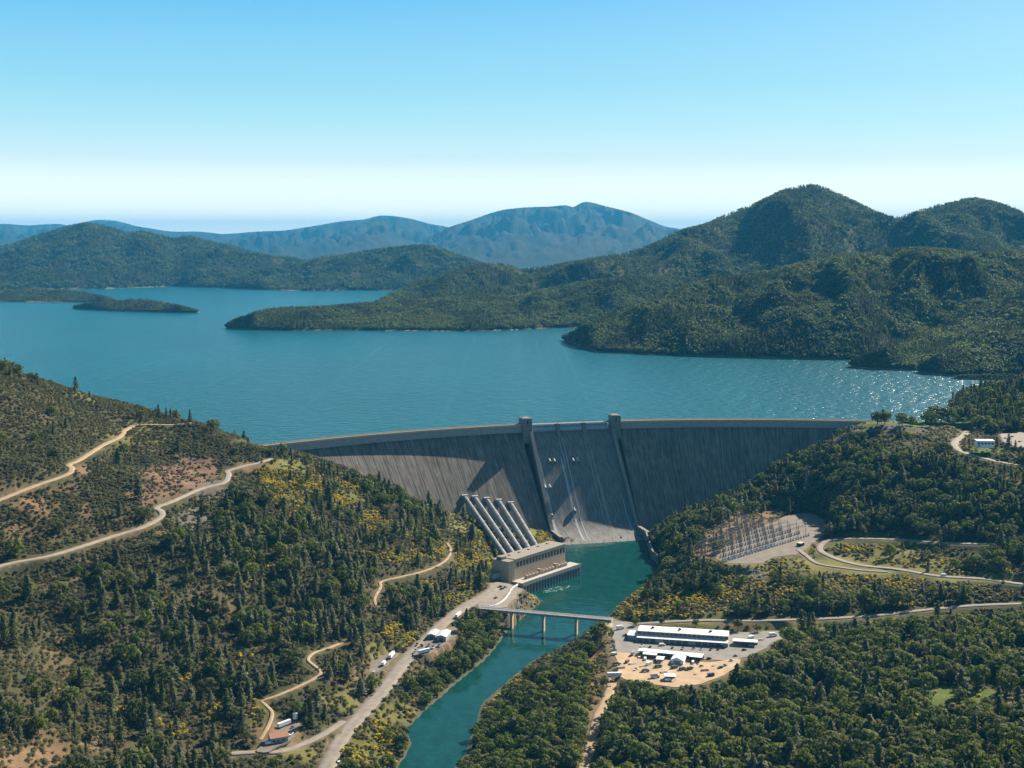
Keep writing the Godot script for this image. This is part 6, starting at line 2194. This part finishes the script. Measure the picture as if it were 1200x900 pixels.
func build_rocks() -> void:
	# boulders lie on the rubble slopes: [pixel x, y, half width, half height, count, material]
	var r := RandomNumberGenerator.new()
	r.seed = 77
	var meshes := []
	for k in 5:
		var st := flat_tool()
		var ring := []
		for j in 3:
			var row := []
			for i in 7:
				var t := TAU * (i + 0.5 * (j % 2)) / 7.0
				var rad: float = [0.75, 0.6, 0.25][j] * r.randf_range(0.75, 1.2)
				row.append(Vector3(cos(t) * rad, [-0.25, 0.3, 0.62][j] * r.randf_range(0.8, 1.15), sin(t) * rad))
			ring.append(row)
		for j in 2:
			for i in 7: quad(st, ring[j][i], ring[j][(i + 1) % 7], ring[j + 1][(i + 1) % 7], ring[j + 1][i])
		for i in 7:
			st.add_vertex(ring[2][i])
			st.add_vertex(ring[2][(i + 1) % 7])
			st.add_vertex(Vector3(0, 0.7, 0))
		meshes.append(done(st))
	var big := 0
	for q in [[212, 558, 38, 14, 70, 1, 0.7], [185, 555, 25, 12, 30, 1, 0.7], [612, 706, 24, 7, 50, 0, 0.6], [875, 669, 24, 6, 40, 0, 0.5], [590, 726, 12, 6, 25, 0, 0.6], [225, 608, 20, 7, 20, 0, 0.5], [1040, 503, 50, 3, 24, 0, 0.5], [985, 512, 20, 6, 20, 0, 0.6], [20, 622, 14, 9, 20, 1, 0.5], [45, 597, 10, 8, 14, 1, 0.5], [110, 868, 20, 8, 16, 1, 0.4]]:
		var lot := []
		for k in int(q[4]):
			var t := r.randf() * TAU
			var e := sqrt(r.randf())
			var p := on_ground(q[0] + cos(t) * e * q[2], q[1] + sin(t) * e * q[3])
			if mark_at(p.x, p.z) in [1, 2]: continue
			var size: float = r.randf_range(0.5, 1.0) * (3.6 if k < 12 else 2.0) * q[6] * 1.4
			var mat: Material = M.red_rock if q[5] == 1 or r.randf() < 0.15 else M.rock
			var o := put(self, numbered("boulder"), meshes[k % 5], mat, p, r.randf() * TAU)
			o.scale = Vector3(size * r.randf_range(0.8, 1.3), size * r.randf_range(0.6, 1.0), size)
			var where: String = "in the rock cut beside the hill road" if q[0] < 300 and q[1] < 700 else "on the rubble point below the powerhouse" if q[0] < 700 and q[0] > 500 else "on the steep bank under the switchyard terrace" if q[0] == 875 else "on the bare slope under the crest road" if q[0] > 900 else "on the bare earth of the lower hillside"
			tag(o, "%s %s %s boulder %s" % ["big" if size > 2.2 else "middling" if size > 1.3 else "small", "flat" if o.scale.y < 0.7 * size else "angular" if k % 2 == 0 else "rounded", "reddish" if mat == M.red_rock else "grey", where], "rock", "boulders on the bare slopes")

func _ready() -> void:
	n1.seed = 7
	n1.frequency = 0.006
	n1.fractal_octaves = 3
	n2.seed = 9
	n2.frequency = 0.03
	n2.fractal_octaves = 3
	n3.seed = 13
	n3.frequency = 0.014
	n3.fractal_octaves = 2
	camera_and_light()
	materials()
	make_ground()
	print("ground ", Time.get_ticks_msec())
	lay_everything()
	print("roads ", Time.get_ticks_msec())
	build_ground()
	build_water()
	build_roads()
	build_dam()
	build_powerhouse()
	build_bridge()
	print("dam ", Time.get_ticks_msec())
	make_plants()
	build_hills()
	print("hills ", Time.get_ticks_msec())
	build_sites()
	open_views()
	scatter()
	print("scatter ", Time.get_ticks_msec())
	build_plants()
	print("plants ", Time.get_ticks_msec())
